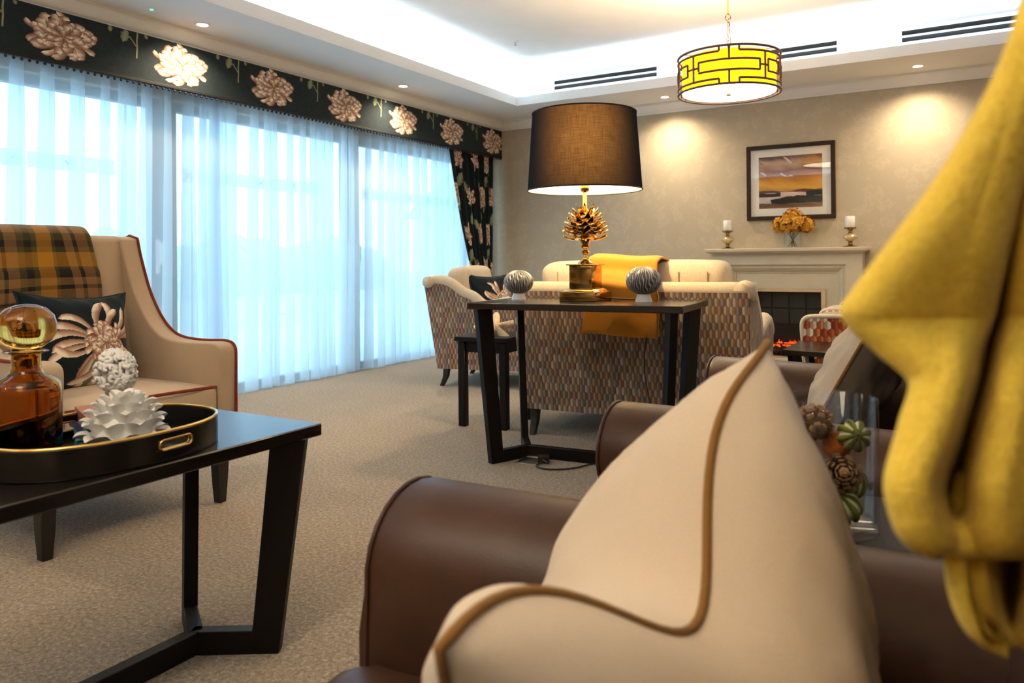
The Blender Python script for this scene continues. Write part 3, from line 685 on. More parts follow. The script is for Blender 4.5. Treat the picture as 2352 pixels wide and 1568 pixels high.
def lounge(name, label, cat, loc, rz, W, ncush, pat, D=.92, zb=.83, za=.60, cush_top=.97, leg_h=.15, tuft=True, group=None, rake=.08, flat=False):
    """upholstered seat: patterned outside, cream inside, rolled cream edge; faces local +y"""
    t = thing(name, label, cat, loc, rz, group)
    k = D/.92
    prof = smooth_path([(-rake, 0, zb), (.02, 0, zb+.015), (.13*k, 0, zb-.01), (.24*k, 0, zb-.08), (.33*k, 0, (zb+za)/2-.03), (.43*k, 0, za-.012), (.55*k, 0, za), (.70*k, 0, za+.028), (.82*k, 0, za+.012), (.90*k, 0, za-.035), (.92*k, 0, za-.10)], 5)
    rr_ = .045
    if flat:
        rr_ = .016; prof = smooth_path([(-rake*.3, 0, za), (.1, 0, za+.004), (.3*k, 0, za+.004), (.5*k, 0, za+.002), (.7*k, 0, za), (.85*k, 0, za-.004), (.9*k, 0, za-.02), (.918*k, 0, za-.05), (.92*k, 0, za-.10)], 5)
    prof = [(p.x, p.z) for p in prof]
    z0 = leg_h; fl = .03
    for s in (-1, 1):
        xo, xi = s*W/2, s*(W/2-.085)
        def ring(xv, flare):
            return [(xv+s*flare*max(0, (z-z0)/(zb-z0)), y, z) for y, z in prof]+[(xv, .90*k, z0), (xv, .02, z0)]
        ob('arm', MB().loft([ring(xi, 0), ring(xo, fl)]), pat, t, smooth=30)
        ob('arm_lining', MB().prism([(y+.0, z-.012) for y, z in prof if y > .1]+[(.88*k, z0+.05), (.12, z0+.05)], 'x', xi-s*.012, xi), mBeigeL, t)
        xm = s*(W/2-.04) if not flat else s*(W/2-.01)
        pth = [V((xm+s*fl*max(0, (z-z0)/(zb-z0)), y, z)) for y, z in prof]+[V((xm, .915*k, z)) for z in (za-.2, za-.3, z0+.02)]
        ob('arm_roll', MB().tube(pth, ([.045]*(len(prof)-4)+[.043, .04, .036, .032, .03, .03, .03]) if not flat else rr_, 12), mBeigeL, t, smooth=180)
    # back shell
    def bk(x, y, z): return (x*(1+2*fl/W*max(0, (z-z0)/(zb-z0))), y-rake*max(0, (z-z0)/(zb-z0)), z)
    nz = 8; rings = []
    for i in range(nz+1):
        z = z0+(zb-z0)*i/nz; rings.append([bk(-W/2+.005, 0, z), bk(W/2-.005, 0, z), bk(W/2-.005, .11, z), bk(-W/2+.005, .11, z)])
    ob('back', MB().loft(rings), pat, t, smooth=30)
    ob('back_roll', MB().tube([bk(-W/2-.02+(W+.04)*i/10, .045, zb+.005) for i in range(11)], .046, 12, flat=1.0), mBeigeL, t, smooth=180)
    ob('inner_back', MB().loft([[bk(-W/2+.08, .11, z), bk(W/2-.08, .11, z), bk(W/2-.08, .15, z), bk(-W/2+.08, .15, z)] for z in (z0+.1, zb-.02)]), mBeigeL, t)
    ob('seat_frame', MB().box(-W/2+.08, W/2-.08, .1, .87*k, z0, z0+.14), pat, t, bevel=.01)
    cw = (W-.19)/ncush
    for i in range(ncush):
        cx = -W/2+.095+cw*(i+.5)
        puff('seat_cushion', (cx, .11+(.80*k)/2+.03, z0+.14+.085), (cw-.008, .78*k, .17), mBeigeL, t, (.0, .015, .03), .045, seed=i)
        bc = puff('back_cushion', (cx, .16, (z0+.33+cush_top)/2), (cw-.008, .19, cush_top-z0-.33), mBeigeL, t, (.0, .03, .012), .055, rot=(R(8), 0, 0), seed=i+9)
        if tuft:
            hb = (cush_top-z0-.33)/2
            for q in (-.27, .02, .3):
                ob('seam', MB().tube([(q*cw, -.098-.028*max(0, 1-(2*q)**2)*(1-(.86*(j/5-1))**2), hb*.86*(j/5-1)) for j in range(11)], .003, 6), mSeam, bc)
            for q in (-.25, .25): 
                ob('button', MB().lathe([(.001, .006), (.012, .004), (.014, 0)], 12), mBeigeL, bc, loc=(q*cw, .12, hb*.2), rot=(-PI/2, 0, 0))
    for s in (-1, 1):
        taper_leg(s*(W/2-.06), .06, z0+.01, t, mBlackWood, .048, .032, 0, -.045)
        taper_leg(s*(W/2-.06), .83*k, z0+.01, t, mBlackWood, .048, .032, 0, 0)
    return t

def pillow_mesh(w, h, T, n=26, seed=0, pin=.07, wr=.006, floral=None):
    rg = random.Random(seed); ph = [rg.uniform(0, 6.28) for _ in range(6)]
    m = MB(); cols = []
    def P(u, v, s):
        x = u*w/2*(1-pin*(1-v*v)*u*u); y = v*h/2*(1-pin*(1-u*u)*v*v)
        th = max(0.0, (1-u*u)*(1-v*v))**.48*T/2
        wv = wr*(math.sin(7*u+ph[0]+3*v)*math.sin(5*v+ph[1])+.5*math.sin(13*u*v+ph[2]))*(1-u*u)*(1-v*v)
        edge = (max(abs(u), abs(v)))**6; wv += edge*wr*.5*math.sin(17*u+13*v+ph[3])
        return (x, s*th+wv, y)
    nn = n
    for s in (-1, 1):
        m.grid(lambda a, b: P(2*a-1, 2*b-1, s), nn, nn, flip=(s > 0))
    return m
def seam_path(w, h, pin=.07, n=14):
    out = []
    for k, (a, b) in enumerate(((0, 0), (1, 0), (1, 1), (0, 1))):
        pass
    def E(u, v): return (u*w/2*(1-pin*(1-v*v)*u*u), 0, v*h/2*(1-pin*(1-u*u)*v*v))
    for i in range(n): out.append(E(-1+2*i/n, -1))
    for i in range(n): out.append(E(1, -1+2*i/n))
    for i in range(n): out.append(E(1-2*i/n, 1))
    for i in range(n): out.append(E(-1, 1-2*i/n))
    return out
def floral_pillow(label, loc, rot, w, h, T, seed, fc, frad, group=None, n=110, sc=1.0):
    t = thing('floral_cushion', label, 'cushion', loc, 0, group); t.rotation_euler = rot
    st = [leaf2d(fc[0]-.02, fc[1]-.05, -1.9, .2, .05, (.12,.14,.07)), leaf2d(fc[0]+.05, fc[1]-.06, -1.2, .14, .04, (.10,.12,.06))]
    rg = random.Random(seed)
    for i in range(22):
        a = rg.uniform(0, .3)+2*PI*i/22; st.append(petal(fc[0], fc[1], a, frad*.3, frad*rg.uniform(.55, .85), frad*.07, rg.choice((-1, 1))*rg.uniform(.2, 1.5), .95, rg.uniform(.85, 1.15), 9, 1))
    st += chrysanth(fc[0]+.02, fc[1], frad*.55, seed, .95, 1.05)
    m = pillow_mesh(w, h, T, n, seed, .15)
    img = raster(st, -w/2, w/2, -h/2, h/2, n, n, TEALC)
    bgc = np.empty_like(img); bgc[:] = TEALC
    m.c = [tuple(c) for c in img.reshape(-1, 3)]+[tuple(c) for c in bgc.reshape(-1, 3)]
    ob('cover', m, mVcol, t, smooth=180, uv=False, fix=False)
    ob('piping', MB().tube(seam_path(w, h, .15), .006, 8, closed=True), mTeal, t, smooth=180)
    return t

# ---------------------------------------------------------------- seating group by the fireplace
A5 = R(5.0)
SOFA_L = V((-2.20, 3.83)); SW = 1.26
sc_ = SOFA_L+V((math.cos(A5), math.sin(A5)))*SW/2
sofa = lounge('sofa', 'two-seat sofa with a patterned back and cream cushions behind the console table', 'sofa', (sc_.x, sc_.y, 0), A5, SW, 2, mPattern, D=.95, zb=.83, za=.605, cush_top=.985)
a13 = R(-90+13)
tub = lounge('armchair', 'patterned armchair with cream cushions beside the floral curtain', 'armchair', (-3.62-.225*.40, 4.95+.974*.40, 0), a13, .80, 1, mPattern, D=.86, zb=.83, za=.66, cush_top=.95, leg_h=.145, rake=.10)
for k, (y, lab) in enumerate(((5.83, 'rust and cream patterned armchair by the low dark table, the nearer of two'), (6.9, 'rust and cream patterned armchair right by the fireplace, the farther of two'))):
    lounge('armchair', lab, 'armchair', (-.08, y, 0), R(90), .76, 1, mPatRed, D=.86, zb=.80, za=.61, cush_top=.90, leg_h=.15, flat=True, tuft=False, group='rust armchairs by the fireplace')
floral_pillow('dark floral cushion propped in the patterned armchair by the curtain', (-3.30, 5.28, .70), (R(-16), 0, R(62)), .42, .40, .15, 5, (.06, -.03), .18, 'dark floral cushions')
# orange throw over the sofa back
t = thing('orange_throw', 'bright orange throw hanging over the back of the patterned sofa', 'throw', (sc_.x, sc_.y, 0), A5)
def thr(u, v):
    x = .00+.0+.40*(u-.5)+.0
    path = [(-.125, .60), (-.132, .70), (-.14, .80), (-.16, .87), (-.12, .905), (-.06, .945), (-.045, 1.0), (.02, 1.022), (.10, 1.015), (.17, .97), (.20, .85), (.215, .72)]
    s = v*(len(path)-1); i = min(int(s), len(path)-2); f = s-i
    y = path[i][0]*(1-f)+path[i+1][0]*f; z = path[i][1]*(1-f)+path[i+1][1]*f
    if v < .3: x -= .03*(u < .5)*(.3-v)*2
    x += .015*math.sin(v*9); y += .006*math.sin(u*9+v*3)
    z += .008*math.sin(u*5+1)-.02*max(0, abs(u-.5)-.42)*8
    return (x+.0, y, z)
o = ob('cloth', MB().grid(thr, 30, 60), mOrange, t, smooth=180)
md = o.modifiers.new('thick', 'SOLIDIFY'); md.thickness = .012; md.offset = 0
# low table in front of the fire
y2 = y_table('low_table', 'dark low table between the patterned sofa and the rust armchairs', 'table', (-.40, 5.06, 0), 0, 1.08, .60, .45)

# ---------------------------------------------------------------- console, lamp, ornaments
CZ = .795
con = y_table('console_table', 'dark console table with a lamp standing behind the sofa', 'table', (-1.5975, 3.44, 0), R(5.5), 1.06, .55, CZ)
LX, LY = -1.645, 3.52
lamp = thing('table_lamp', 'brass pineapple table lamp with a dark drum shade on the console', 'lamp', (LX, LY, CZ), R(-1))
lamp_b = mBrass
ob('base', MB().box(-.10, .10, -.10, .10, 0, .047), mBrassAged, lamp, bevel=.004)
ob('step', MB().loft([[(-.08*k, -.08*k, z), (.08*k, -.08*k, z), (.08*k, .08*k, z), (-.08*k, .08*k, z)] for k, z in ((1.08, .047), (1.0, .052), (.98, .056), (.84, .062))]), mBrass, lamp, bevel=.001, seg=1)
ob('block', MB().box(-.062, .062, -.062, .062, .062, .178), mBrassAged, lamp, bevel=.003)
ob('cap', MB().box(-.074, .074, -.074, .074, .178, .184), mBrass, lamp, bevel=.002, seg=1)
ob('stem', MB().lathe([(.04,.184),(.04,.19),(.032,.196),(.02,.206),(.014,.222),(.012,.23),(.02,.24),(.022,.246),(.014,.254),(.013,.262),(.022,.268),(.024,.274),(.018,.28),(.022,.29),(.03,.305),(.042,.318),(.03,.322),(.02,.33),(.018,.40),(.016,.46),(.0115,.468),(.0105,.53),(.0085,.535),(.0085,.55)], 32), mBrass, lamp, smooth=50)
ob('socket', MB().lathe([(.008,.545),(.02,.552),(.024,.565),(.022,.585),(.014,.592),(.013,.64)], 24), mBrassAged, lamp)
# pineapple petals
for k, (z, r_, n_) in enumerate(((.316, .114, 8), (.343, .116, 9), (.361, .111, 9), (.379, .104, 9), (.397, .095, 8), (.415, .083, 8), (.433, .067, 7), (.449, .05, 6))):
    rows = []
    for i in range(9):
        s = i/8; wv = .021*(r_/.1)*math.sin(PI*(.12+.80*s))**.7; xx = .014+(r_-.014)*s; zz = -.004*math.sin(PI*s)+.012*s**4+(.0, .002, .004, .007, .011, .016, .022, .028)[k]*s
        rows.append([(xx, -wv, zz-.003), (xx, 0, zz+.004), (xx, wv, zz-.003), (xx, wv*.9, zz-.008), (xx, 0, zz-.004), (xx, -wv*.9, zz-.008)])
    me = mesh_from(MB().loft(rows), 'petal', smooth=50)
    for i in range(n_):
        ob('petal', me, mBrass, lamp, loc=(0, 0, z), rot=(0, 0, 2*PI*(i+.5*(k % 2))/n_+k*.21))
mShade = shade_fabric('charcoal_shade', (.022,.024,.032), (.32,.20,.095), .16); mShadeIn = plain('white_lining', (.85,.82,.74), .8, nscale=20, namt=.02)
zs0, zs1 = .557, .945
sh = ob('lamp_shade', MB().grid(lambda u, v: ((.289-.027*v)*math.cos(2*PI*u), (.289-.027*v)*math.sin(2*PI*u), zs0+(zs1-zs0)*v), 64, 8, closed_u=True), mShade, lamp, smooth=180, fix=False, uv=False)
uvl = sh.data.uv_layers.new(name='UVMap')
for p in sh.data.polygons:
    for li in p.loop_indices:
        c = sh.data.vertices[sh.data.loops[li].vertex_index].co; a = math.atan2(c.y, c.x)
        if p.center.x < 0 and abs(p.center.y) < .03 and a < 0: a += 2*PI
        uvl.data[li].uv = (a*.28, c.z)
tl = NT('shade_lining'); tl.t.nodes.remove(tl.b); _d = tl.n('ShaderNodeBsdfDiffuse'); _d.inputs[0].default_value = (.85,.8,.7,1); _t = tl.n('ShaderNodeBsdfTranslucent'); _t.inputs[0].default_value = (.95,.85,.65,1)
_m = tl.n('ShaderNodeMixShader'); _m.inputs[0].default_value = .3; tl.l(_d.outputs[0], _m.inputs[1]); tl.l(_t.outputs[0], _m.inputs[2]); tl.l(_m.outputs[0], tl.out.inputs[0])
ob('lining', MB().grid(lambda u, v: ((.286-.027*v)*math.cos(2*PI*u), (.286-.027*v)*math.sin(2*PI*u), zs0+.001+(zs1-zs0-.002)*v), 64, 4, closed_u=True), tl.m, lamp, smooth=180, fix=False)
for z, r_ in ((zs0, .289), (zs1, .262)):
    ob('shade_rim', MB().tube([(r_*math.cos(2*PI*i/64), r_*math.sin(2*PI*i/64), z) for i in range(64)], .0035, 6, closed=True), mBlack, lamp)
mm = MB()
for i in range(3): mm.tube([(.014*math.cos(2*PI*i/3), .014*math.sin(2*PI*i/3), .64), (.262*math.cos(2*PI*i/3), .262*math.sin(2*PI*i/3), .925)], .0025, 6)
ob('shade_carrier', mm, mBrassAged, lamp)
ob('bulb', MB().lathe([(.001,.76),(.02,.755),(.03,.735),(.03,.715),(.02,.69),(.013,.665),(.013,.64)], 20), emis('lamp_bulb', (1.0, .78, .45), 30), lamp)
ld = bpy.data.lights.new('bulb_light', 'POINT'); ld.energy = 30; ld.color = (1.0, .70, .36); ld.shadow_soft_size = .04
lo = bpy.data.objects.new('bulb_light', ld); link(lo, lamp); lo.location = (0, 0, .78)
# its cable, over the table's far edge and down to the floor
cp = smooth_path([(LX+.10, LY+.02, CZ+.012), (LX+.16, LY+.01, CZ+.012), (LX+.21, LY+.05, CZ+.008), (LX+.25, LY+.16, CZ+.006), (LX+.262, 3.765, CZ+.003), (LX+.265, 3.777, CZ-.04), (-1.42, 3.775, .6), (-1.43, 3.765, .44), (-1.40, 3.74, .30), (-1.36, 3.70, .16), (-1.36, 3.66, .03), (-1.40, 3.60, .006), (-1.50, 3.50, .006)], 8)
tag(ob('lamp_cable', MB().tube(cp, .0035, 7), mCord, smooth=60), 'thin black lamp cable running off the console down behind it', 'cable')
# urchin ornaments
def urchin(label, x, y, r_, seed):
    t = thing('urchin_ornament', label, 'ornament', (x, y, CZ), seed*.7, 'ribbed urchin ornaments')
    ob('foot', MB().lathe([(.001,0),(r_*.50,0),(r_*.48,r_*.08),(r_*.40,r_*.28),(r_*.36,r_*.42)], 32), mWhiteCer, t)
    nr, nu, nv = 34, 408, 90; m = MB(); cc = []
    rg = random.Random(seed); p1, p2 = rg.uniform(0, 6), rg.uniform(0, 6)
    for j in range(nv+1):
        v = j/nv; th = PI*(.02+.96*v); 
        for i in range(nu):
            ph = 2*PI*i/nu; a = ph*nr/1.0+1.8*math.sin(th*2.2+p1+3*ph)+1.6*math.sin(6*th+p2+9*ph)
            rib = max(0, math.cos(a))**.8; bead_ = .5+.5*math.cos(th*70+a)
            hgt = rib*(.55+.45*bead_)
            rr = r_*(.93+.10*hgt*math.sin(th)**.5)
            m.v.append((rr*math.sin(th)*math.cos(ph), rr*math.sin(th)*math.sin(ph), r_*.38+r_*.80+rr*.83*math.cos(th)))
            k = hgt**1.0; cc.append((.11+.50*k, .11+.50*k, .115+.49*k))  # dark base, silver ridges, with groove shade painted in by rib height
    for j in range(nv):
        for i in range(nu):
            k = (i+1) % nu; m.f.append((j*nu+i, (j+1)*nu+i, (j+1)*nu+k, j*nu+k))
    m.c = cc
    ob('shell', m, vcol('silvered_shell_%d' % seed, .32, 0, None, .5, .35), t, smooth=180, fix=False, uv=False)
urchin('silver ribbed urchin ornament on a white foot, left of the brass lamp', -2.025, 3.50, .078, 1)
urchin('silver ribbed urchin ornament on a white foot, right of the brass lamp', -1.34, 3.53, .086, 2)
# small side table with a starfish
st = thing('side_table', 'small dark square side table between the patterned armchair and the sofa', 'table', (-2.495, 4.03, 0), R(4))
rbox('top', (0, 0, .530), (.36, .42, .028), mEspresso, st, .003, 1)
ob('apron', MB().box(-.15, .15, -.18, -.16, .45, .516).box(-.15, .15, .16, .18, .45, .516).box(-.15, -.13, -.16, .16, .45, .516).box(.13, .15, -.16, .16, .45, .516), mEspresso, st)
for sx in (-1, 1):
    for sy in (-1, 1): ob('leg', MB().box(sx*.14-.024, sx*.14+.024, sy*.17-.024, sy*.17+.024, 0, .516), mEspresso, st, bevel=.004, seg=1)
sf = MB(); na, nrr = 120, 14
def star(u, v):
    a = 2*PI*u; arm = (.5+.5*math.cos(5*a))**1.4; rr = (.035+.115*arm)*(1-v)
    z = .045*(1-v*.0)*math.sqrt(max(0, v))*(.45+.55*(1-arm*(1-v)))
    return (rr*math.cos(a), rr*math.sin(a), z+.004+.02*math.sin(a*3)*0)
sf.grid(star, na, nrr, closed_u=True); sf.grid(lambda u, v: (star(u, 0)[0]*(1-v), star(u, 0)[1]*(1-v), 0.002), na, 2, closed_u=True, flip=True)
star_o = ob('starfish', sf, plain('bone_starfish', (.60,.47,.32), .7, nscale=60, namt=.25, bscale=140, bstr=.6), smooth=60, merge=.0002)
star_o.location = (-2.47, 3.99, .578); star_o.rotation_euler = (R(38), R(-18), R(40)); tag(star_o, 'cream starfish ornament on the small dark side table', 'ornament')
# floor socket and plug under the console
t = thing('floor_socket', 'metal floor socket box in the carpet under the console', 'socket', (-1.86, 3.33, 0), R(10))
ob('plate', MB().box(-.065, .065, -.065, .065, 0, .004), mSteel, t, bevel=.001, seg=1)
ob('lid', MB().box(-.06, .06, -.0025, .0025, 0, .075), mSteel, t, loc=(0, .062, .004), rot=(R(-62), 0, 0), bevel=.001, seg=1)
tag(ob('power_plug', MB().box(-.028, .028, -.026, .026, .0045, .032).tube([(.0, -.03, .016), (.02, -.06, .012)], [.009, .005], 8), mCord, loc=(-1.80, 3.34, 0), rot=(0, 0, R(30)), bevel=0), 'black power plug in the floor socket under the console', 'plug')
cp = smooth_path([(-1.785, 3.285, .012), (-1.79, 3.25, .006), (-1.74, 3.22, .006), (-1.68, 3.235, .006), (-1.61, 3.30, .006), (-1.56, 3.42, .006), (-1.46, 3.5, .006), (-1.30, 3.52, .006)], 8)
tag(ob('floor_cable', MB().tube(cp, .004, 7), mCord, smooth=60), 'black cable looping on the carpet from the floor socket', 'cable')
# ---------------------------------------------------------------- fireplace wall
FC = -1.4265
fp = thing('fireplace', 'cream painted fireplace surround with a lit electric fire', 'fireplace', (FC, YB, 0))
def fbox(x0, x1, d0, d1, z0, z1, m=None): return (m or MB()).box(x0, x1, -d1, -d0, z0, z1)
ob('mantel_shelf', MB().loft([[(-.62-d, -.23-d, z), (.62+d, -.23-d, z), (.62+d, 0, z), (-.62-d, 0, z)] for d, z in ((.05, 1.045), (.055, 1.05), (.065, 1.055), (.085, 1.062), (.088, 1.066), (.088, 1.088), (.085, 1.091))]), mCream, fp, smooth=30)
m = MB()
for s in (-1, 1): fbox(s*.53 if s > 0 else -.664, .664 if s > 0 else -.53, 0, .23, 0, 1.045, m)
fbox(-.53, .53, 0, .23, .94, 1.045, m); ob('surround', m, mCream, fp, smooth=0)
# stepped moulding frame
def frame_loft(steps, zb=.0):
    rings = [[(-x, -d, zb), (-x, -d, zt), (x, -d, zt), (x, -d, zb)] for x, zt, d in steps]
    m = MB(); n = len(rings)
    for i in range(n-1): m.loft([rings[i], rings[i+1]], closed=False, caps=False)
    return m
ob('moulding', frame_loft([(.535, .945, .23), (.53, .94, .205), (.515, .925, .20), (.50, .91, .205), (.478, .888, .185), (.46, .87, .16), (.452, .862, .16), (.448, .858, .15)]), mCream, fp, smooth=25)
m = MB(); fbox(-.45, -.347, 0, .15, 0, .86, m); fbox(.347, .45, 0, .15, 0, .86, m); fbox(-.347, .347, 0, .15, .712, .86, m); ob('inner_panel', m, mCream, fp, smooth=0)
m = MB(); fbox(-.35, -.31, .01, .165, .10, .714, m); fbox(.31, .35, .01, .165, .10, .714, m); fbox(-.31, .31, .01, .165, .684, .714, m); ob('metal_frame', m, plain('polished_nickel', (.78,.70,.60), .15, 1.0, bscale=20), fp, bevel=.003, seg=1)
m = MB(); fbox(-.31, .31, .0, .012, .08, .70, m); fbox(-.315, -.305, .0, .15, .08, .69, m); fbox(.305, .315, .0, .15, .08, .69, m); fbox(-.31, .31, 0, .15, .684, .69, m); ob('firebox', m, mBlackGloss, fp, smooth=0)
mTileD = plain('dark_fire_tile', (.012,.014,.012), .4, nscale=20)
for i in range(4):
    for j in range(2): ob('fire_tile', MB().box(-.30+.155*i, -.155+.155*i, -.018, -.012, .38+.15*j, .52+.15*j), mTileD, fp, bevel=.004, seg=1)
ob('hearth', MB().box(-.664, .664, -.28, 0, 0, .08), mCream, fp, bevel=.005, seg=1)
ob('fuel_bed', MB().grid(lambda u, v: (-.29+.58*u, -.02-.12*v, .12+.08*(1-v)+.012*math.sin(u*60)*math.sin(v*17)), 60, 14), plain('ash_bed', (.03,.02,.018), .9, nscale=40, namt=.5), fp, smooth=30)
mEmber = NT('embers'); _n = mEmber.noise(35, 3); mEmber.set(col=(.05,.01,.005), rough=.9, em=mEmber.ramp(_n, [(.4, (.25,.005,0)), (.6, (1,.10,.01)), (.75, (1,.4,.05))]), ems=.8); mEmber = mEmber.m; mEmber.cycles.emission_sampling = 'NONE'
rg = random.Random(4); b = bmesh.new(); bmesh.ops.create_icosphere(b, subdivisions=1, radius=1); me = mesh_from(b, 'ember', smooth=0)
for i in range(46):
    o = ob('ember', me, mEmber if rg.random() < .75 else mBlack, fp, loc=(rg.uniform(-.28, .28), -rg.uniform(.04, .13), rg.uniform(.16, .21)), rot=(rg.uniform(0, 3), rg.uniform(0, 3), 0)); s = rg.uniform(.012, .024); o.scale = (s*1.4, s, s*.8)
for i in range(7):
    x = rg.uniform(-.27, .27); p = [(x+.006*math.sin(q*2.2+i), -.09, .18+.014*q) for q in range(5)]
    ob('flame', MB().tube(p, [.004, .006, .005, .003, .001], 6), mEmber, fp, smooth=60)
for z in (.13, .165, .20): ob('grate_bar', MB().tube([(-.29, -.152, z), (.29, -.152, z)], .004, 8), mBlack, fp)
for i in range(13): ob('grate_bar', MB().tube([(-.276+.046*i, -.152, .10), (-.276+.046*i, -.152, .20)], .003, 6), mBlack, fp)
# candlesticks
def candlestick(label, clabel, x, y):
    t = thing('candle_holder', label, 'candle holder', (x, y, 1.091), 0, 'mantelpiece candle holders')
    ob('foot', MB().lathe([(.001,0),(.066,0),(.068,.004),(.06,.01),(.03,.016),(.018,.026),(.016,.04),(.024,.052)], 32), mBrassAged, t)
    ob('globe', MB().lathe([(.02,.05),(.042,.062),(.058,.078),(.062,.09),(.056,.102),(.04,.116),(.022,.126)], 32, caps=False), plain('smoked_glass', (.55,.42,.24), .08, .3, nscale=6, coat=.5), t)
    ob('cup', MB().lathe([(.024,.124),(.016,.134),(.018,.146),(.026,.156),(.05,.166),(.052,.176),(.05,.178),(.001,.178)], 32), mBrassAged, t)
    c = thing('candle', clabel, 'candle', (x, y, 1.2691), 0, 'mantelpiece candles')
    ob('wax', MB().lathe([(.001,0),(.039,0),(.04,.002),(.04,.094),(.037,.098),(.02,.095),(.001,.095)], 32), mCandle, c)
    ob('wick', MB().tube([(0,0,.094),(.001,0,.101),(.003,0,.106)], .0012, 6), mBlack, c)
candlestick('brass and smoked glass candle holder at the left end of the mantel', 'white pillar candle at the left end of the mantel', -1.955, 7.42)
candlestick('brass and smoked glass candle holder at the right end of the mantel', 'white pillar candle at the right end of the mantel', -.865, 7.42)
# vase with hydrangeas
t = thing('glass_vase', 'small clear glass cylinder vase in the middle of the mantel', 'vase', (-1.355, 7.42, 1.0915))
ob('glass', MB().lathe([(.001,0),(.076,0),(.078,.004),(.078,.145),(.074,.145),(.074,.012),(.001,.012)], 40, caps=False), mVase, t)
mHyd = plain('mustard_petals', (.58,.27,.02), .8, nscale=25, namt=.35); mStem = plain('dry_stem', (.12,.10,.05), .8, nscale=30)
rg = random.Random(9)
def floret():
    m = MB()
    for i in range(4):
        a = PI/2*i; c, s = math.cos(a), math.sin(a); P = lambda x, y, z: (x*c-y*s, x*s+y*c, z)
        m.add([P(0,0,0), P(.009,-.007,.003), P(.017,0,.004), P(.009,.007,.003)], [(0,1,2,3)])
    return m
fl_v, fl_f = floret().v, floret().f
for i, (dx, dy, dz, rr, wh) in enumerate(((-.115, 0, .20, .068, 'at the left'), (0, .01, .265, .085, 'at the top'), (.12, .0, .20, .07, 'at the right'), (-.04, -.05, .20, .072, 'front left'), (.055, -.05, .205, .066, 'front right'))):
    h = thing('hydrangea', 'dried mustard hydrangea in the mantel vase, %s of the bunch' % wh, 'flower', (-1.355, 7.42, 1.105), 0, 'mustard hydrangeas on the mantel')
    ob('stem', MB().tube(smooth_path([(dx*.35*(-1), -dy*.5, 0), (dx*.1, dy*.4, .08), (dx*.6, dy*.8, .15), (dx, dy, dz)], 4), .0035, 6), mStem, h)
    m = MB()
    for k in range(150):
        n = V((rg.gauss(0, 1), rg.gauss(0, 1), rg.gauss(.25, 1))).normalized(); q = n.to_track_quat('Z', 'Y').to_matrix() @ Matrix.Rotation(rg.uniform(0, 6), 3, 'Z'); p = V((dx, dy, dz))+n*rr*rg.uniform(.62, 1.08); sc = rg.uniform(1.0, 1.9)
        m.add([p+q@(V(v)*sc) for v in fl_v], fl_f)
    ob('flower_head', m, mHyd, h, fix=False, smooth=0)
# framed painting
pic = thing('framed_picture', 'dark framed seascape painting above the fireplace', 'picture', (-1.402, YB, 1.722))
W2, H2 = .40, .358
m = MB()
def fr(x0, x1, z0, z1): return MB().box(x0, x1, -.032, 0, z0, z1)
mFrame = woodmat('dark_frame_wood', (.016,.009,.006), (.04,.022,.014), .55, (3, 3, 12), spec=.2)
for a in ((-W2, W2, H2-.038, H2), (-W2, W2, -H2, -H2+.038), (-W2, -W2+.038, -H2+.038, H2-.038), (W2-.038, W2, -H2+.038, H2-.038)): ob('frame_bar', fr(*a), mFrame, pic, bevel=.003, seg=1)
ob('mount', MB().box(-W2+.03, W2-.03, -.012, -.004, -H2+.03, H2-.03), plain('ivory_mount', (.80,.77,.70), .9, nscale=40, namt=.02), pic)
NXp, NYp = 190, 160; px_, pz_ = .287, .247
rgp = np.random.RandomState(3)
def vnoise(x, y, sd):
    r_ = np.random.RandomState(sd); s = np.zeros_like(x); amp = 1
    for o_ in range(4):
        for q in range(3): 
            fx, fy, p = r_.uniform(1, 3)*2**o_, r_.uniform(2, 7)*2**o_, r_.uniform(0, 6.28); s += amp*np.sin(fx*x*3+fy*y*2+p+1.3*np.sin(fy*x+p))/3
        amp *= .55
    return s
U, Vv = np.meshgrid(np.linspace(0, 1, NXp+1), np.linspace(0, 1, NYp+1))
nA, nB = vnoise(U, Vv, 1), vnoise(U, Vv*2, 2)
sky = np.stack([np.interp(Vv+.05*nA, [.3, .42, .52, .62, .72, .85, 1], c) for c in ([.50,.70,.66,.40,.22,.50,.10], [.25,.40,.30,.15,.07,.30,.05], [.07,.08,.04,.02,.015,.14,.05])], -1)
pic_img = sky.copy()
def lay(mask, colr): pic_img[mask] = np.array(colr)*(1+.3*nB[mask][:, None])
lay((nA > .75) & (Vv > .6), (.70,.52,.32)); lay((nA < -.9) & (Vv > .75), (.20,.15,.2))
lay((Vv < .34+.04*np.sin(U*9+1)*np.exp(-((U-.45)/.3)**2)+.01*nB) & (Vv > .2), (.16,.06,.05))
lay((Vv < .29+.012*nB), (.55,.42,.36)); lay((Vv < .30+.015*nA) & ((U < .35) | (U > .75)) & (Vv > .22), (.03,.035,.03))
lay((Vv < .20+.01*nB), (.60,.55,.52)); lay((Vv < .19+.05*np.sin(U*4-1)+.015*nA) & (U > .18+.2*(.2-Vv)) & (Vv > .07), (.03,.028,.025))
lay((Vv < .10+.02*nA), (.16,.11,.09)); lay((Vv < .10+.02*nB) & (nA > .2) & (U < .6), (.12,.18,.42)); lay((Vv < .04+.015*nA), (.28,.13,.05))
m = MB().grid(lambda u, v: (-px_+2*px_*u, -.0135, -pz_+2*pz_*v), NXp, NYp); m.c = [tuple(c) for c in np.clip(pic_img, 0.01, 1).reshape(-1, 3)]
ob('painting', m, vcol('painted_print', .7, 0), pic, uv=False, fix=False)
ob('glazing', MB().box(-W2+.03, W2-.03, -.021, -.019, -H2+.03, H2-.03), mPicGlass, pic)

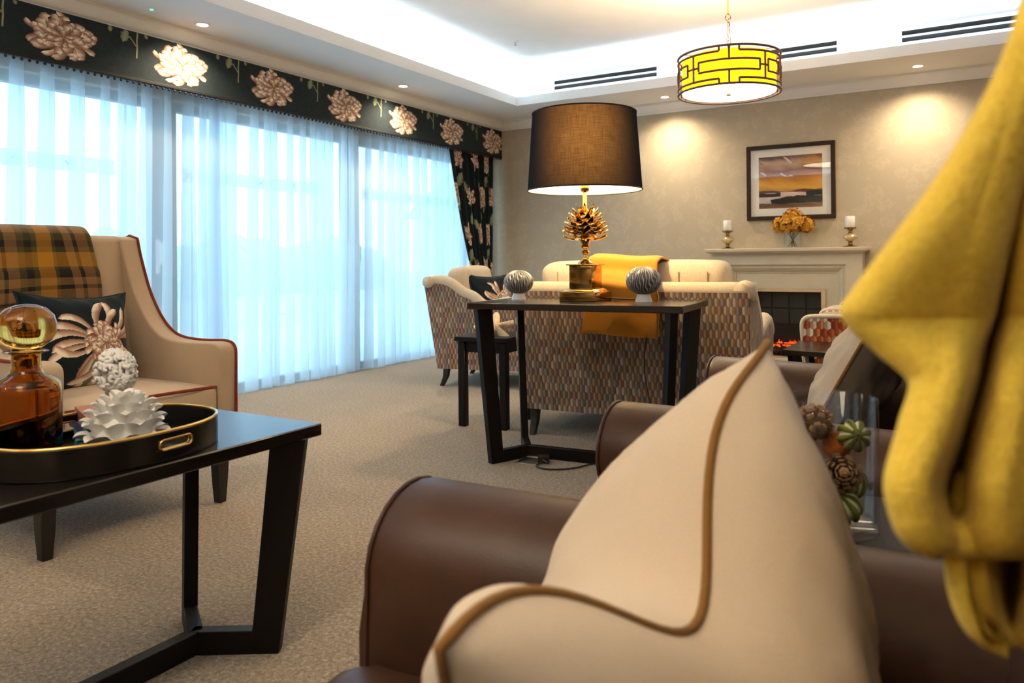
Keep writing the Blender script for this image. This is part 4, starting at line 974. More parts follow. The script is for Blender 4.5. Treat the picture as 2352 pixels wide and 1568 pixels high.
# ---------------------------------------------------------------- pendant lamps
def pendant(label, x, y, z0):
    t = thing('pendant_lamp', label, 'pendant lamp', (x, y, z0), R(-16), 'yellow drum pendants')
    r_, h = .335, .245
    mS = bpy.data.materials.get('yellow_shade')
    if not mS:
        q = NT('yellow_shade'); q.t.nodes.remove(q.b); d_ = q.n('ShaderNodeBsdfDiffuse'); d_.inputs[0].default_value = (.72,.33,.015,1); tt = q.n('ShaderNodeBsdfTranslucent'); tt.inputs[0].default_value = (.95,.36,.006,1)
        mx = q.n('ShaderNodeMixShader'); mx.inputs[0].default_value = .2; q.l(d_.outputs[0], mx.inputs[1]); q.l(tt.outputs[0], mx.inputs[2]); q.l(mx.outputs[0], q.out.inputs[0]); mS = q.m
        emis('pendant_diffuser', (1.0, .86, .64), 8.0)
    ri = r_-.028
    ob('shade', MB().grid(lambda u, v: (ri*math.cos(2*PI*u), ri*math.sin(2*PI*u), .012+(h-.024)*v), 72, 2, closed_u=True), mS, t, smooth=180, fix=False)
    ob('diffuser', MB().lathe([(.001,.006),(ri,.006),(ri,.012),(.001,.012)], 72), bpy.data.materials['pendant_diffuser'], t)
    ob('finial', MB().box(-.014,.014,-.014,.014,-.014,.006), mBronze, t, bevel=.002)
    for z in (0, h): ob('ring', MB().tube([(r_*math.cos(2*PI*i/72), r_*math.sin(2*PI*i/72), z) for i in range(72)], .008, 8, closed=True), mBronze, t, smooth=60)
    # fretwork laid out on the unrolled drum, repeated three times around
    S = [((0,.86),(.42,.86)), ((.42,.86),(.42,1)), ((.60,1),(.60,.86)), ((.60,.86),(.95,.86)), ((.51,1),(.51,.64)), ((.16,.86),(.16,.14)), ((.22,.40),(.22,.64)), ((.22,.64),(.80,.64)), ((.80,.64),(.80,.36)), ((.80,.36),(.22,.36)),
         ((.16,.5),(.22,.5)), ((.51,.36),(.51,0)), ((0,.14),(.42,.14)), ((.42,.14),(.42,0)), ((.60,0),(.60,.14)), ((.60,.14),(.95,.14)), ((.86,.86),(.86,.14)), ((.80,.5),(.90,.5)), ((.90,.66),(.90,.34)), ((.90,.66),(1.08,.66)), ((.90,.34),(1.08,.34)), ((1.08,.66),(1.08,.34)), ((1.08,.5),(1.16,.5)), ((.95,.86),(1.0,.86)), ((.95,.14),(1.0,.14))]
    mm = MB()
    for k in range(3):
        for (a, za), (b, zb) in S:
            n = max(1, int(abs(b-a)*16)); pts = [((r_)*math.cos(2*PI/3*(k+a+(b-a)*i/n)), (r_)*math.sin(2*PI/3*(k+a+(b-a)*i/n)), h*(za+(zb-za)*i/n)) for i in range(n+1)]
            mm.tube(pts, .0075, 6)
    ob('fretwork', mm, mBronze, t, smooth=60)
    mm = MB()
    for i in range(3): a = 2*PI*i/3; mm.tube([(r_*math.cos(a), r_*math.sin(a), h), (0, 0, h+.02)], .0035, 6)
    ob('spider', mm, mBronze, t)
    zc = 3.0-z0
    link_me = mesh_from(MB().tube([(.009*math.cos(2*PI*i/14), 0, .016*math.sin(2*PI*i/14)) for i in range(14)], .0025, 6, closed=True), 'chain_link', smooth=60)
    z = h+.03; i = 0
    while z < h+.25: ob('chain_link', link_me, mBrassAged, t, loc=(.004*math.sin(i), 0, z), rot=(0, 0, PI/2*(i % 2))); z += .024; i += 1
    ob('hook_ring', MB().tube([(.02*math.cos(2*PI*i/20), 0, h+.275+.02*math.sin(2*PI*i/20)) for i in range(20)], .004, 8, closed=True), mBrassAged, t, smooth=60)
    ob('rod', MB().lathe([(.006, h+.295), (.009, h+.30), (.006, h+.305), (.006, zc-.03)], 12), mBrassAged, t)
    ob('ceiling_rose', MB().lathe([(.006, zc-.05), (.02, zc-.045), (.05, zc-.02), (.058, zc-.001), (.058, zc)], 32), mBrassAged, t)
    ob('flex', MB().tube(smooth_path([(.0, .006, h+.02), (.012, .01, h+.10), (.004, .012, h+.18), (.0, .006, h+.27)], 5), .0025, 6), mBrassAged, t)
    ld = bpy.data.lights.new('pendant_bulb', 'POINT'); ld.energy = 36; ld.color = (1.0, .74, .42); ld.shadow_soft_size = .06
    o = bpy.data.objects.new('pendant_bulb', ld); link(o, t); o.location = (0, 0, .13)
pendant('yellow drum pendant lamp with dark fretwork hanging in front of the fireplace', -1.36, 5.23, 2.12)
pendant('yellow drum pendant lamp with dark fretwork hanging over the near seating, out of frame', -1.1, -.05, 2.12)
# ---------------------------------------------------------------- high-backed armchair by the window
wc = thing('wing_armchair', 'high-backed beige armchair with rust piping near the voile', 'armchair', (-3.43, 1.785, 0), R(-90))
WW, WD = .80, .80
prof = smooth_path([(.79, 0, .60), (.785, 0, .645), (.74, 0, .668), (.60, 0, .665), (.46, 0, .672), (.37, 0, .70), (.29, 0, .765), (.215, 0, .87), (.165, 0, .98), (.135, 0, 1.06), (.12, 0, 1.115)], 4)
prof = [(p.x, p.z) for p in prof]
for s in (-1, 1):
    xo, xi = s*WW/2, s*(WW/2-.085)
    poly = prof+[(.06, 1.13), (0, 1.11), (-.045, .95), (-.03, .5), (0, .19), (.78, .19)]
    ob('arm', MB().prism(poly, 'x', xi, xo), mBeige, wc, bevel=.016, seg=3)
    pp = [V((xo-s*.004, y, z+.003)) for y, z in prof]
    pp = [V((xo-s*.004, .789, z)) for z in (.2, .3, .4, .5)]+pp+[V((xo-s*.004, .06, 1.134)), V((xo-s*.004, 0, 1.113))]
    ob('piping', MB().tube(pp, .0065, 8), mPipeRed, wc, smooth=180)
rings = []
for z, yf, yb in ((.30, .24, .0), (.5, .215, -.02), (.7, .185, -.03), (.9, .15, -.04), (1.05, .125, -.02), (1.11, .115, .0), (1.13, .09, .035)):
    rings.append([(-.33, yb, z), (.33, yb, z), (.33, yf-.01, z), (.2, yf, z), (-.2, yf, z), (-.33, yf-.01, z)])
ob('backrest', MB().loft(rings), mBeige, wc, bevel=.01, seg=2)
ob('seat_frame', MB().box(-.32, .32, .0, .775, .19, .36), mBeige, wc, bevel=.012)
puff('seat_cushion', (0, .49, .43), (.625, .60, .14), mBeige, wc, (.0, .012, .02), .03, seed=3)
sp = [(-.307, .775, .492), (-.15, .797, .500), (0, .802, .503), (.15, .797, .5), (.307, .775, .492)]
ob('piping', MB().tube(smooth_path(sp, 5), .0065, 8), mPipeRed, wc, smooth=180)
ob('piping', MB().tube(smooth_path([(x, y-.003, z-.135) for x, y, z in sp], 5), .006, 8), mPipeRed, wc, smooth=180)
for s in (-1, 1):
    taper_leg(s*(WW/2-.045), .735, .20, wc, mBlackWood, .055, .036); taper_leg(s*(WW/2-.05), .05, .20, wc, mBlackWood, .05, .034, 0, -.05)
# plaid throw folded over the back
t = thing('plaid_throw', 'folded ochre and charcoal plaid throw over the top of the high-backed armchair', 'throw', (-3.43, 1.785, 0), R(-90))
pth = smooth_path([(.178, 0, .845), (.178, 0, .93), (.165, 0, 1.0), (.148, 0, 1.08), (.135, 0, 1.125), (.10, 0, 1.152), (.05, 0, 1.155), (.0, 0, 1.14), (-.045, 0, 1.07), (-.065, 0, .95), (-.068, 0, .85)], 6)
lens_ = [0]
for i in range(1, len(pth)): lens_.append(lens_[-1]+(pth[i]-pth[i-1]).length)
n_u = 44
m = MB(); uvs = []
for j, p in enumerate(pth):
    for i in range(n_u+1):
        u = i/n_u; x = -.155+.62*u; fl = 1-j/len(pth)
        if u < .25: x -= .03*max(0, 1-lens_[j]/.3)
        x += .0
        m.v.append((x, p.x+.006*math.sin(u*10+j*.1)+(.006 if j < 10 else 0), p.z+.008*math.sin(u*4+1)*(1 if j < 6 else .3)))
        uvs.append((.62*u, lens_[j]))
for j in range(len(pth)-1):
    for i in range(n_u): q = j*(n_u+1)+i; m.f.append((q, q+1, q+n_u+2, q+n_u+1))
po = ob('cloth', m, mPlaid, t, smooth=180, uv=False)
uvl = po.data.uv_layers.new(name='UVMap')
for l in po.data.loops: uvl.data[l.index].uv = uvs[l.vertex_index]
md = po.modifiers.new('thick', 'SOLIDIFY'); md.thickness = .022; md.offset = 0
md = po.modifiers.new('soft', 'BEVEL'); md.width = .008; md.segments = 2; md.limit_method = 'ANGLE'
floral_pillow('dark floral cushion leaning in the high-backed beige armchair', (-3.07, 1.765, .685), (R(-16), R(3), R(90)), .45, .42, .17, 2, (.05, -.02), .215, 'dark floral cushions', n=170)

# ---------------------------------------------------------------- near table with tray
CT = (-1.7105, .935); TH = .577
ct = y_table('coffee_table', 'black wooden table in the left foreground carrying an oval tray', 'table', (CT[0], CT[1], 0), R(90), 1.09, .505, TH)
TX, TY = -1.665, 1.015; ta, tb = .188, .245
tray = thing('oval_tray', 'black oval tray with gold rim and handle slots on the foreground table', 'tray', (TX, TY, TH))
def se(a, sx=ta, sy=tb, e=2.3):
    c, s = math.cos(a), math.sin(a); return (sx*math.copysign(abs(c)**(2/e), c), sy*math.copysign(abs(s)**(2/e), s))
mMar = NT('dark_marbled_base'); _n = mMar.noise(28, 6, .7, None, (1, 3, 1)); mMar.set(col=mMar.ramp(_n, [(.42, (.01,.007,.005)), (.55, (.03,.018,.01)), (.68, (.12,.07,.035))]), rough=.10, spec=.6); mMar = mMar.m
ob('base', MB().loft([[(*se(2*PI*i/96), z) for i in range(96)] for z in (.001, .010)]), mMar, tray)
NT_, NZ_ = 288, 16; hz = .062
# handle openings centred on the long sides
h0 = R(12); hw = .042; hz0, hz1 = .024, .046
def wall_pt(i, j): a = 2*PI*i/NT_; x, y = se(a); return (x, y, hz*j/NZ_+.001)
def in_slot(i, j):
    a = 2*PI*(i+.5)/NT_; x, y = se(a); z = hz*(j+.5)/NZ_
    if abs(y-.045) > hw and abs(y) > 0: 
        pass
    dy = abs(y-(.045 if x > 0 else .0)); zc, rz_ = (hz0+hz1)/2, (hz1-hz0)/2
    return ((max(0, dy-(hw-rz_)))/rz_)**2+((z-zc)/rz_)**2 < 1.05 and abs(x) > ta*.7
m = MB(); m.v = [wall_pt(i, j) for j in range(NZ_+1) for i in range(NT_)]
for j in range(NZ_):
    for i in range(NT_):
        if in_slot(i, j): continue
        k = (i+1) % NT_; m.f.append((j*NT_+i, j*NT_+k, (j+1)*NT_+k, (j+1)*NT_+i))
o = ob('rim_wall', m, mBlackGloss, tray, smooth=180, fix=False)
md = o.modifiers.new('thick', 'SOLIDIFY'); md.thickness = .007; md.offset = 0
ob('gold_rim', MB().tube([(*se(2*PI*i/144), hz+.001) for i in range(144)], .0042, 8, closed=True), mGold, tray, smooth=60)
for sgn, yc in ((1, .045), (-1, 0)):
    pts = []
    rz_ = (hz1-hz0)/2; zc = (hz0+hz1)/2
    for k in range(40):
        a = 2*PI*k/40; yy = yc+(hw-rz_)*(1 if math.cos(a) > 0 else -1)+rz_*math.cos(a); zz = zc+rz_*math.sin(a)
        xx = ta*(1-(abs(yy)/tb)**2.3)**(1/2.3); pts.append((sgn*(xx), yy, zz+.001))
    for dd in (.0045, -.0045): ob('handle_trim', MB().tube([(p[0]+sgn*dd, p[1], p[2]) for p in pts], .0024, 8, closed=True), mGold, tray, smooth=60)
TB = TH+.0105
# amber decanter
dc = thing('decanter', 'amber glass decanter with a round stopper on the oval tray', 'decanter', (-1.800, .917, TB))
ob('bottle', MB().lathe([(.001,0),(.064,0),(.069,.004),(.070,.012),(.070,.135),(.066,.150),(.055,.161),(.040,.168),(.032,.175),(.029,.185),(.029,.212),(.030,.216),(.044,.219),(.045,.222),(.030,.225),(.0245,.224),(.0245,.182),(.034,.166),(.05,.156),(.062,.143),(.0655,.13),(.0655,.012),(.06,.008),(.001,.008)], 64, caps=False), mAmber, dc, smooth=60)
ob('stopper', MB().lathe([(.001,.19),(.022,.19),(.0235,.222),(.03,.228),(.05,.242),(.060,.262),(.061,.280),(.055,.300),(.04,.316),(.02,.324),(.001,.326)], 64, caps=False), mAmber, dc, smooth=60)
# books under the bust
mPage = plain('book_pages', (.66,.60,.50), .9, nscale=60, bscale=200)
def book(label, x, y, z, rz, w_, d_, h_, col):
    t = thing('book', label, 'book', (x, y, z), rz, 'small books on the tray'); mc = plain('book_cloth', col, .6, nscale=40)
    ob('cover', MB().box(-w_/2, w_/2, -d_/2, d_/2, 0, .003).box(-w_/2, w_/2, -d_/2, d_/2, h_-.003, h_).box(-w_/2, -w_/2+.003, -d_/2, d_/2, .003, h_-.003), mc, t)
    ob('pages', MB().box(-w_/2+.004, w_/2-.004, -d_/2+.004, d_/2-.004, .0031, h_-.0031), mPage, t)
book('turquoise covered book at the bottom of the stack on the tray', -1.775, 1.095, TB, R(62), .15, .20, .016, (.02,.28,.42))
book('dark blue book in the middle of the stack on the tray', -1.79, 1.10, TB+.0165, R(72), .13, .19, .018, (.02,.04,.22))
book('orange covered book at the top of the stack on the tray', -1.79, 1.10, TB+.035, R(68), .12, .17, .028, (.52,.20,.09))
# classical bust
bz = TB+.0635
bu = thing('bust', 'white plaster head of a curly-haired figure standing behind the spiky ornament', 'sculpture', (-1.79, 1.118, bz), R(-121)); bu.scale = (.9, .9, .92)
ob('neck', MB().lathe([(.001,0),(.040,0),(.042,.006),(.036,.012),(.028,.022),(.025,.036),(.026,.056),(.02,.065)], 32), mPlaster, bu, smooth=60)
b = bmesh.new(); bmesh.ops.create_uvsphere(b, u_segments=40, v_segments=28, radius=1)
for v in b.verts:
    x, y, z = v.co; w_ = 1-.28*max(0, -z)**1.5
    X = .037*x*w_; Y = .045*y*w_-.004*max(0, -z); Z = .052*z
    if y < 0:
        nose = math.exp(-((x/.16)**2)-((z+.12)/.28)**2)*.012; brow = math.exp(-((z-.12)/.08)**2)*.003; eye = (math.exp(-((x-.42)/.16)**2)+math.exp(-((x+.42)/.16)**2))*math.exp(-(z/.09)**2)*.005
        mouth = math.exp(-((x/.3)**2)-((z+.55)/.05)**2)*.002; chin = math.exp(-((x/.3)**2)-((z+.85)/.12)**2)*.006
        Y -= nose+brow-eye+mouth+chin
    v.co = (X, Y, Z+.088)
ob('head', b, mPlaster, bu, smooth=180)
rg = random.Random(12); mm = MB(); kk = 0
while kk < 95:
    n = V((rg.gauss(0, 1), rg.gauss(0, 1), rg.gauss(.3, 1))).normalized()
    if n.z < -.55 or (n.y < -.35 and n.z < .42): continue
    p = V((n.x*.043, n.y*.051+.002, n.z*.055+.089)); q = n.to_track_quat('Z', 'Y').to_matrix(); f = rg.choice((-1, 1)); rr = rg.uniform(.009, .015); a0 = rg.uniform(0, 6)
    pts = [p+q@V((rr*(1-s*.75)*math.cos(a0+f*s*7), rr*(1-s*.75)*math.sin(a0+f*s*7), -.001+s*.014)) for s in [i/11 for i in range(12)]]
    mm.tube(pts, [.0024+.0036*math.sin(PI*min(1, .15+i/11*.85)) for i in range(12)], 7); kk += 1
ob('curls', mm, mPlaster, bu, smooth=180)
# white spiky ceramic
ar = thing('spiky_ornament', 'white ceramic artichoke-like ornament with curled leaf tips on the oval tray', 'ornament', (-1.665, 1.06, TB))
ob('core', MB().lathe([(.001,0),(.05,0),(.062,.012),(.066,.035),(.058,.065),(.04,.09),(.02,.104),(.001,.108)], 40), mWhiteCer, ar, smooth=60)
def cleaf(L, w_, curl, up):
    rows = []; x = z = 0; ang = up; n = 12
    for i in range(n+1):
        s = i/n; wd = w_*(math.sin(PI*min(1, .28+.60*s))**.9)*(1-max(0, (s-.75)/.25)**2*.9)+.0008; cup = wd*.55*(1-s*.6)
        tx, tz = math.cos(ang), math.sin(ang); nx, nz = -tz, tx
        prof_ = [(-1, cup), (-.5, cup*.25), (0, 0), (.5, cup*.25), (1, cup), (.5, cup*.25-.006), (0, -.0065), (-.5, cup*.25-.006)]
        rows.append([(x+nx*h_, k*wd, z+nz*h_) for k, h_ in prof_])
        st_ = L/n; x += math.cos(ang)*st_; z += math.sin(ang)*st_
        ang += (-.12 if s < .55 else -curl*(s-.5))
    return mesh_from(MB().loft(rows), 'leaf', smooth=70)
for k, (n_, r_, z, L, w_, up, cr) in enumerate(((9, .056, .003, .058, .025, R(66), 1.1), (9, .058, .022, .058, .025, R(84), 1.15), (8, .051, .043, .056, .024, R(90), 1.15), (7, .041, .061, .054, .022, R(94), 1.15), (5, .027, .077, .050, .019, R(98), 1.0), (3, .011, .090, .042, .016, R(100), .9))):
    me = cleaf(L, w_, cr, up)
    for i in range(n_):
        a = 2*PI*(i+.5*(k % 2))/n_+k*.13; ob('leaf', me, mWhiteCer, ar, loc=(r_*math.cos(a), r_*math.sin(a), z), rot=(0, 0, a))

# ---------------------------------------------------------------- leather armchairs in the right foreground
def leather_chair(label, loc, rz, D=.99, back_h=1.10, group=None):
    t = thing('leather_armchair', label, 'armchair', loc, rz, group)
    for s in (-1, 1):
        def ring(y, k=1.0, dz=0, drop=0):
            out = [(s*.385, y, .06), (s*.385, y, .25), (s*.385, y, .42)]
            for i in range(17):
                a = R(172-i*(172+62)/16); out.append((s*(.522+.137*k*math.cos(a)), y, .505+dz+(.12*k)*math.sin(a)-drop*(1-k)))
            out += [(s*.575, y, .36), (s*.565, y, .22), (s*.565, y, .06)]
            return out
        rings = [ring(.10+(D-.12)*i/12, 1, -.022*(1-i/12)**1.2) for i in range(13)]+[ring(D-.008, .97), ring(D+.004, .90), ring(D+.008, .82)]
        ob('arm', MB().loft(rings), mLeather, t, smooth=50)
        pts = [V((p[0], D-.006, p[2])) for p in ring(D, .985)]
        ob('arm_piping', MB().tube(pts, .004, 8), mLeather, t, smooth=60)
    ob('seat_base', MB().box(-.385, .385, .08, D-.04, .06, .27), mLeather, t, bevel=.015)
    puff('seat_cushion', (0, .17+(D-.14)/2, .325), (.765, D-.17, .15), mLeather, t, (0, .015, .03), .05, seed=5)
    bw = .47
    def bring(z):
        s = (z-.08)/(back_h-.08); off = -.06*s; th = .17-.03*s; k = 1-.5*max(0, (s-.93)/.07)**2*.4
        yf, yb = off+th, off-.06
        if s > .93: q = (s-.93)/.07; yf -= .05*q*q; yb += .05*q*q
        return [(-bw*k, yb, z), (bw*k, yb, z), (bw*k, yf-.02, z), (bw*k*.93, yf, z), (bw*.5*k, yf+.015, z), (0, yf+.02, z), (-bw*.5*k, yf+.015, z), (-bw*k*.93, yf, z), (-bw*k, yf-.02, z)]
    ob('backrest', MB().loft([bring(z) for z in [.08+(back_h-.08)*q for q in (0, .2, .4, .6, .8, .9, .93, .96, .985, 1)]]), mLeather, t, bevel=.008, seg=2)
    for sx in (-1, 1):
        for yy in (.06, D-.06): ob('leg', MB().lathe([(.018,0),(.028,.03),(.026,.062)], 16, c=(sx*.46, yy, 0)), mBlackWood, t)
    return t
leather_chair('brown leather armchair in the right foreground with the pale cushion and yellow throw', (.205, .615, 0), R(95), group='brown leather armchairs')
leather_chair('brown leather armchair beyond the glass vase, facing the windows', (.17, 2.44, 0), R(92), group='brown leather armchairs')

# cushion with an ochre seam, dented in the middle
def chop_cushion(name, label, A, B, down, w_frac, h, T, chop, mats, seed, grp, back_mat=None, n=40):
    A, B = V(A), V(B); mid = (A+B)/2; U = (B-A); w2 = U.length/2; U.normalize(); D_ = V(down); D_ = (D_-U*D_.dot(U)).normalized(); N = U.cross(D_).normalized()
    if N.x > 0: N = -N
    rg = random.Random(seed); ph = [rg.uniform(0, 6) for _ in range(4)]
    def P(u, v, s):                                     # u -1..1 far to near ear, v 0..1 top to bottom
        pin = 1-.06*(1-(2*v-1)**2)
        dip = chop*math.exp(-((u-.05)/.46)**2)
        vv = v*(h-dip)+dip; bk = chop*.45*math.exp(-((u-.05)/.5)**2)*(1-v)**2
        sh = max(0.0, (1-u*u))**.55*max(0.0, math.sin(PI*v))**.55
        th = T/2*sh*(.86 if s > 0 else 1.16)
        wv = (.006*(math.sin(9*u+ph[0]+4*v)*math.sin(6*v+ph[1])+.6*math.sin(17*u*v+ph[2]))+.007*math.sin(14*v+9*u*v+ph[1])*math.sin(5*u+ph[3])+.006*math.exp(-((u+.75)/.3)**2)*math.sin(26*(u+.9)/(v+.25)+ph[2])+.004*math.sin(11*u+23*v+3*math.sin(7*u))+.0025*math.sin(31*u-12*v+ph[0]))*sh
        fl = .010*math.sin(6*u+ph[3])*(1-v)**3
        return mid+U*(u*w2*pin)+D_*vv+N*(s*th+wv+fl-bk)
    t = thing(name, label, 'cushion', tuple(mid+D_*h), 0, grp); off = mid+D_*h
    o = ob('front_cover', MB().grid(lambda a, b: P(2*a-1, b, 1)-off, n, n), mats[0], t, smooth=180, uv=True)
    o = ob('back_cover', MB().grid(lambda a, b: P(2*a-1, b, -1)-off, n, n, flip=True), back_mat or mats[0], t, smooth=180)
    path = [P(-1+2*i/36, 0, 0)-off for i in range(37)]+[P(1, i/24, 0)-off for i in range(1, 25)]+[P(1-2*i/24, 1, 0)-off for i in range(1, 25)]+[P(-1, 1-i/24, 0)-off for i in range(1, 24)]
    ob('seam', MB().tube(path, .0048, 8, closed=True), mats[1], t, smooth=180)
    return t
chop_cushion('pale_cushion', 'pale canvas cushion with an ochre seam and a dented top in the right foreground', (-.205, .92, .905), (-.30, .405, .75), (-.22, 0, -.97), 1, .50, .40, .145, (mPillow, mFlange), 3, 'pale canvas cushions', n=60)
chop_cushion('pale_cushion', 'pale canvas cushion with an ochre seam on the farther leather armchair', (-.16, 2.72, .86), (-.20, 2.30, .855), (-.45, -.05, -.85), 1, .45, .20, .0, (mPillow, mFlange), 8, 'pale canvas cushions', back_mat=mGreyBack)
THROW_A = [[(0.0733,0.6691,1.2171),(0.0556,0.6123,1.2011),(0.0506,0.5815,1.1915),(0.0514,0.5681,1.1867),(0.0557,0.566,1.185),(0.0572,0.568,1.1854),(0.0684,0.6198,1.201),(0.0906,0.7604,1.2451),(0.085,0.6759,1.217),(0.0778,0.5883,1.188),(0.0805,0.5806,1.1847),(0.0948,0.6064,1.1906)],[(0.0564,0.613,1.1556),(0.0406,0.5573,1.1432),(0.0363,0.5269,1.1358),(0.0369,0.5133,1.132),(0.0402,0.5106,1.1308),(0.0415,0.5126,1.1311),(0.0512,0.5635,1.1431),(0.0702,0.7022,1.1773),(0.066,0.6186,1.1555),(0.0602,0.5317,1.133),(0.0628,0.524,1.1305),(0.0757,0.549,1.1351)],[(0.0405,0.6038,1.1102),(0.026,0.5488,1.1015),(0.0225,0.5189,1.0962),(0.0239,0.5059,1.0936),(0.0284,0.5039,1.0926),(0.0328,0.5077,1.0928),(0.0417,0.5581,1.1013),(0.0584,0.6956,1.1255),(0.0557,0.6128,1.11),(0.0525,0.5274,1.0941),(0.0562,0.5203,1.0923),(0.0711,0.5464,1.0955)],[(0.0127,0.5993,1.0546),(0.0001,0.5455,1.0505),(-0.0021,0.5163,1.0479),(0.002,0.5048,1.0466),(0.0111,0.5055,1.046),(0.0204,0.5122,1.046),(0.0283,0.5621,1.0501),(0.0423,0.698,1.0618),(0.0417,0.6164,1.0543),(0.0403,0.532,1.0466),(0.0465,0.5264,1.0457),(0.0634,0.5538,1.0471)],[(-0.0174,0.5934,1.0086),(-0.0279,0.5408,1.0081),(-0.0287,0.5124,1.0077),(-0.0203,0.5035,1.0074),(-0.0024,0.5093,1.0072),(0.0118,0.5189,1.007),(0.019,0.5684,1.0076),(0.0332,0.7045,1.0092),(0.0351,0.6244,1.0081),(0.0353,0.5409,1.0069),(0.0407,0.5348,1.0067),(0.06,0.5636,1.0067)],[(-0.044,0.5953,0.9696),(-0.0529,0.5436,0.972),(-0.0526,0.5159,0.9734),(-0.0402,0.5093,0.9739),(-0.014,0.5201,0.9739),(0.0052,0.5326,0.9736),(0.0119,0.5819,0.9713),(0.0276,0.7189,0.9647),(0.0305,0.6392,0.9687),(0.0316,0.5563,0.9729),(0.0373,0.5504,0.9733),(0.0593,0.5808,0.9722)],[(-0.048,0.5988,0.9585),(-0.0567,0.5472,0.9618),(-0.0563,0.5196,0.9636),(-0.0434,0.5132,0.9644),(-0.0165,0.5245,0.9644),(0.0033,0.5373,0.9641),(0.01,0.5866,0.961),(0.0256,0.7236,0.9523),(0.0288,0.6441,0.9577),(0.0307,0.5616,0.9633),(0.0372,0.5561,0.9638),(0.0598,0.5869,0.9624)],[(-0.0299,0.6038,0.9389),(-0.0398,0.5515,0.9436),(-0.0402,0.5234,0.9464),(-0.0324,0.514,0.9477),(-0.0165,0.5188,0.948),(-0.0029,0.5279,0.9477),(0.0031,0.5768,0.9432),(0.0199,0.7145,0.9304),(0.0236,0.6353,0.9383),(0.0272,0.5539,0.9466),(0.0337,0.5484,0.9474),(0.0567,0.5794,0.9454)],[(-0.0085,0.6049,0.9159),(-0.0197,0.5518,0.9225),(-0.021,0.5232,0.9263),(-0.0173,0.5114,0.9282),(-0.0098,0.5112,0.9288),(-0.0074,0.5138,0.9286),(-0.0019,0.5623,0.9223),(0.0134,0.6992,0.9045),(0.0191,0.6212,0.9156),(0.0238,0.5403,0.9271),(0.0306,0.535,0.9283),(0.053,0.5657,0.9257)],[(-0.0144,0.5958,0.8842),(-0.025,0.543,0.8933),(-0.026,0.5146,0.8986),(-0.023,0.5024,0.9013),(-0.0176,0.501,0.9021),(-0.0152,0.5035,0.9018),(-0.0104,0.5516,0.8931),(0.0028,0.6873,0.8684),(0.0109,0.6107,0.8839),(0.0177,0.5311,0.8999),(0.0256,0.5264,0.9016),(0.0477,0.5569,0.898)],[(-0.0227,0.5853,0.8502),(-0.0326,0.533,0.862),(-0.0331,0.5047,0.869),(-0.0305,0.4923,0.8725),(-0.0262,0.4902,0.8736),(-0.025,0.4921,0.8733),(-0.0211,0.5397,0.8619),(-0.0091,0.6746,0.8297),(0.0054,0.6018,0.8499),(0.0118,0.5219,0.8708),(0.0197,0.5173,0.8731),(0.0424,0.5481,0.8684)],[(-0.0229,0.5736,0.833),(-0.0309,0.534,0.843),(-0.0315,0.5057,0.851),(-0.029,0.4933,0.8549),(-0.0249,0.4911,0.8562),(-0.023,0.4933,0.8559),(-0.0187,0.5325,0.8454),(-0.0088,0.6343,0.818),(0.0042,0.5809,0.8352),(0.0112,0.5216,0.8532),(0.0186,0.5167,0.8557),(0.0411,0.5475,0.8505)],[(-0.0231,0.5492,0.8276),(-0.0269,0.5376,0.8305),(-0.0277,0.5092,0.839),(-0.0258,0.4964,0.8433),(-0.0229,0.4935,0.8447),(-0.02,0.4964,0.8443),(-0.0149,0.5168,0.8389),(-0.0077,0.5466,0.831),(0.0022,0.5362,0.8358),(0.0093,0.5218,0.8415),(0.0177,0.5174,0.8442),(0.04,0.548,0.8386)],[(-0.019,0.5477,0.8224),(-0.0215,0.5455,0.8227),(-0.0227,0.5169,0.8316),(-0.0212,0.5038,0.836),(-0.0189,0.5005,0.8375),(-0.017,0.5028,0.8371),(-0.0116,0.517,0.8335),(-0.007,0.5218,0.8328),(0.001,0.5252,0.8331),(0.0085,0.5259,0.8342),(0.0174,0.5219,0.8371),(0.0399,0.5526,0.8313)],[(-0.0119,0.5628,0.8161),(-0.0143,0.5614,0.8161),(-0.0159,0.5325,0.8251),(-0.0148,0.5192,0.8296),(-0.0131,0.5155,0.8311),(-0.0152,0.5155,0.8308),(-0.0096,0.5293,0.8273),(-0.0062,0.5313,0.8273),(0.0001,0.535,0.8272),(0.0073,0.5369,0.8279),(0.0169,0.5332,0.8308),(0.04,0.5643,0.8249)]]
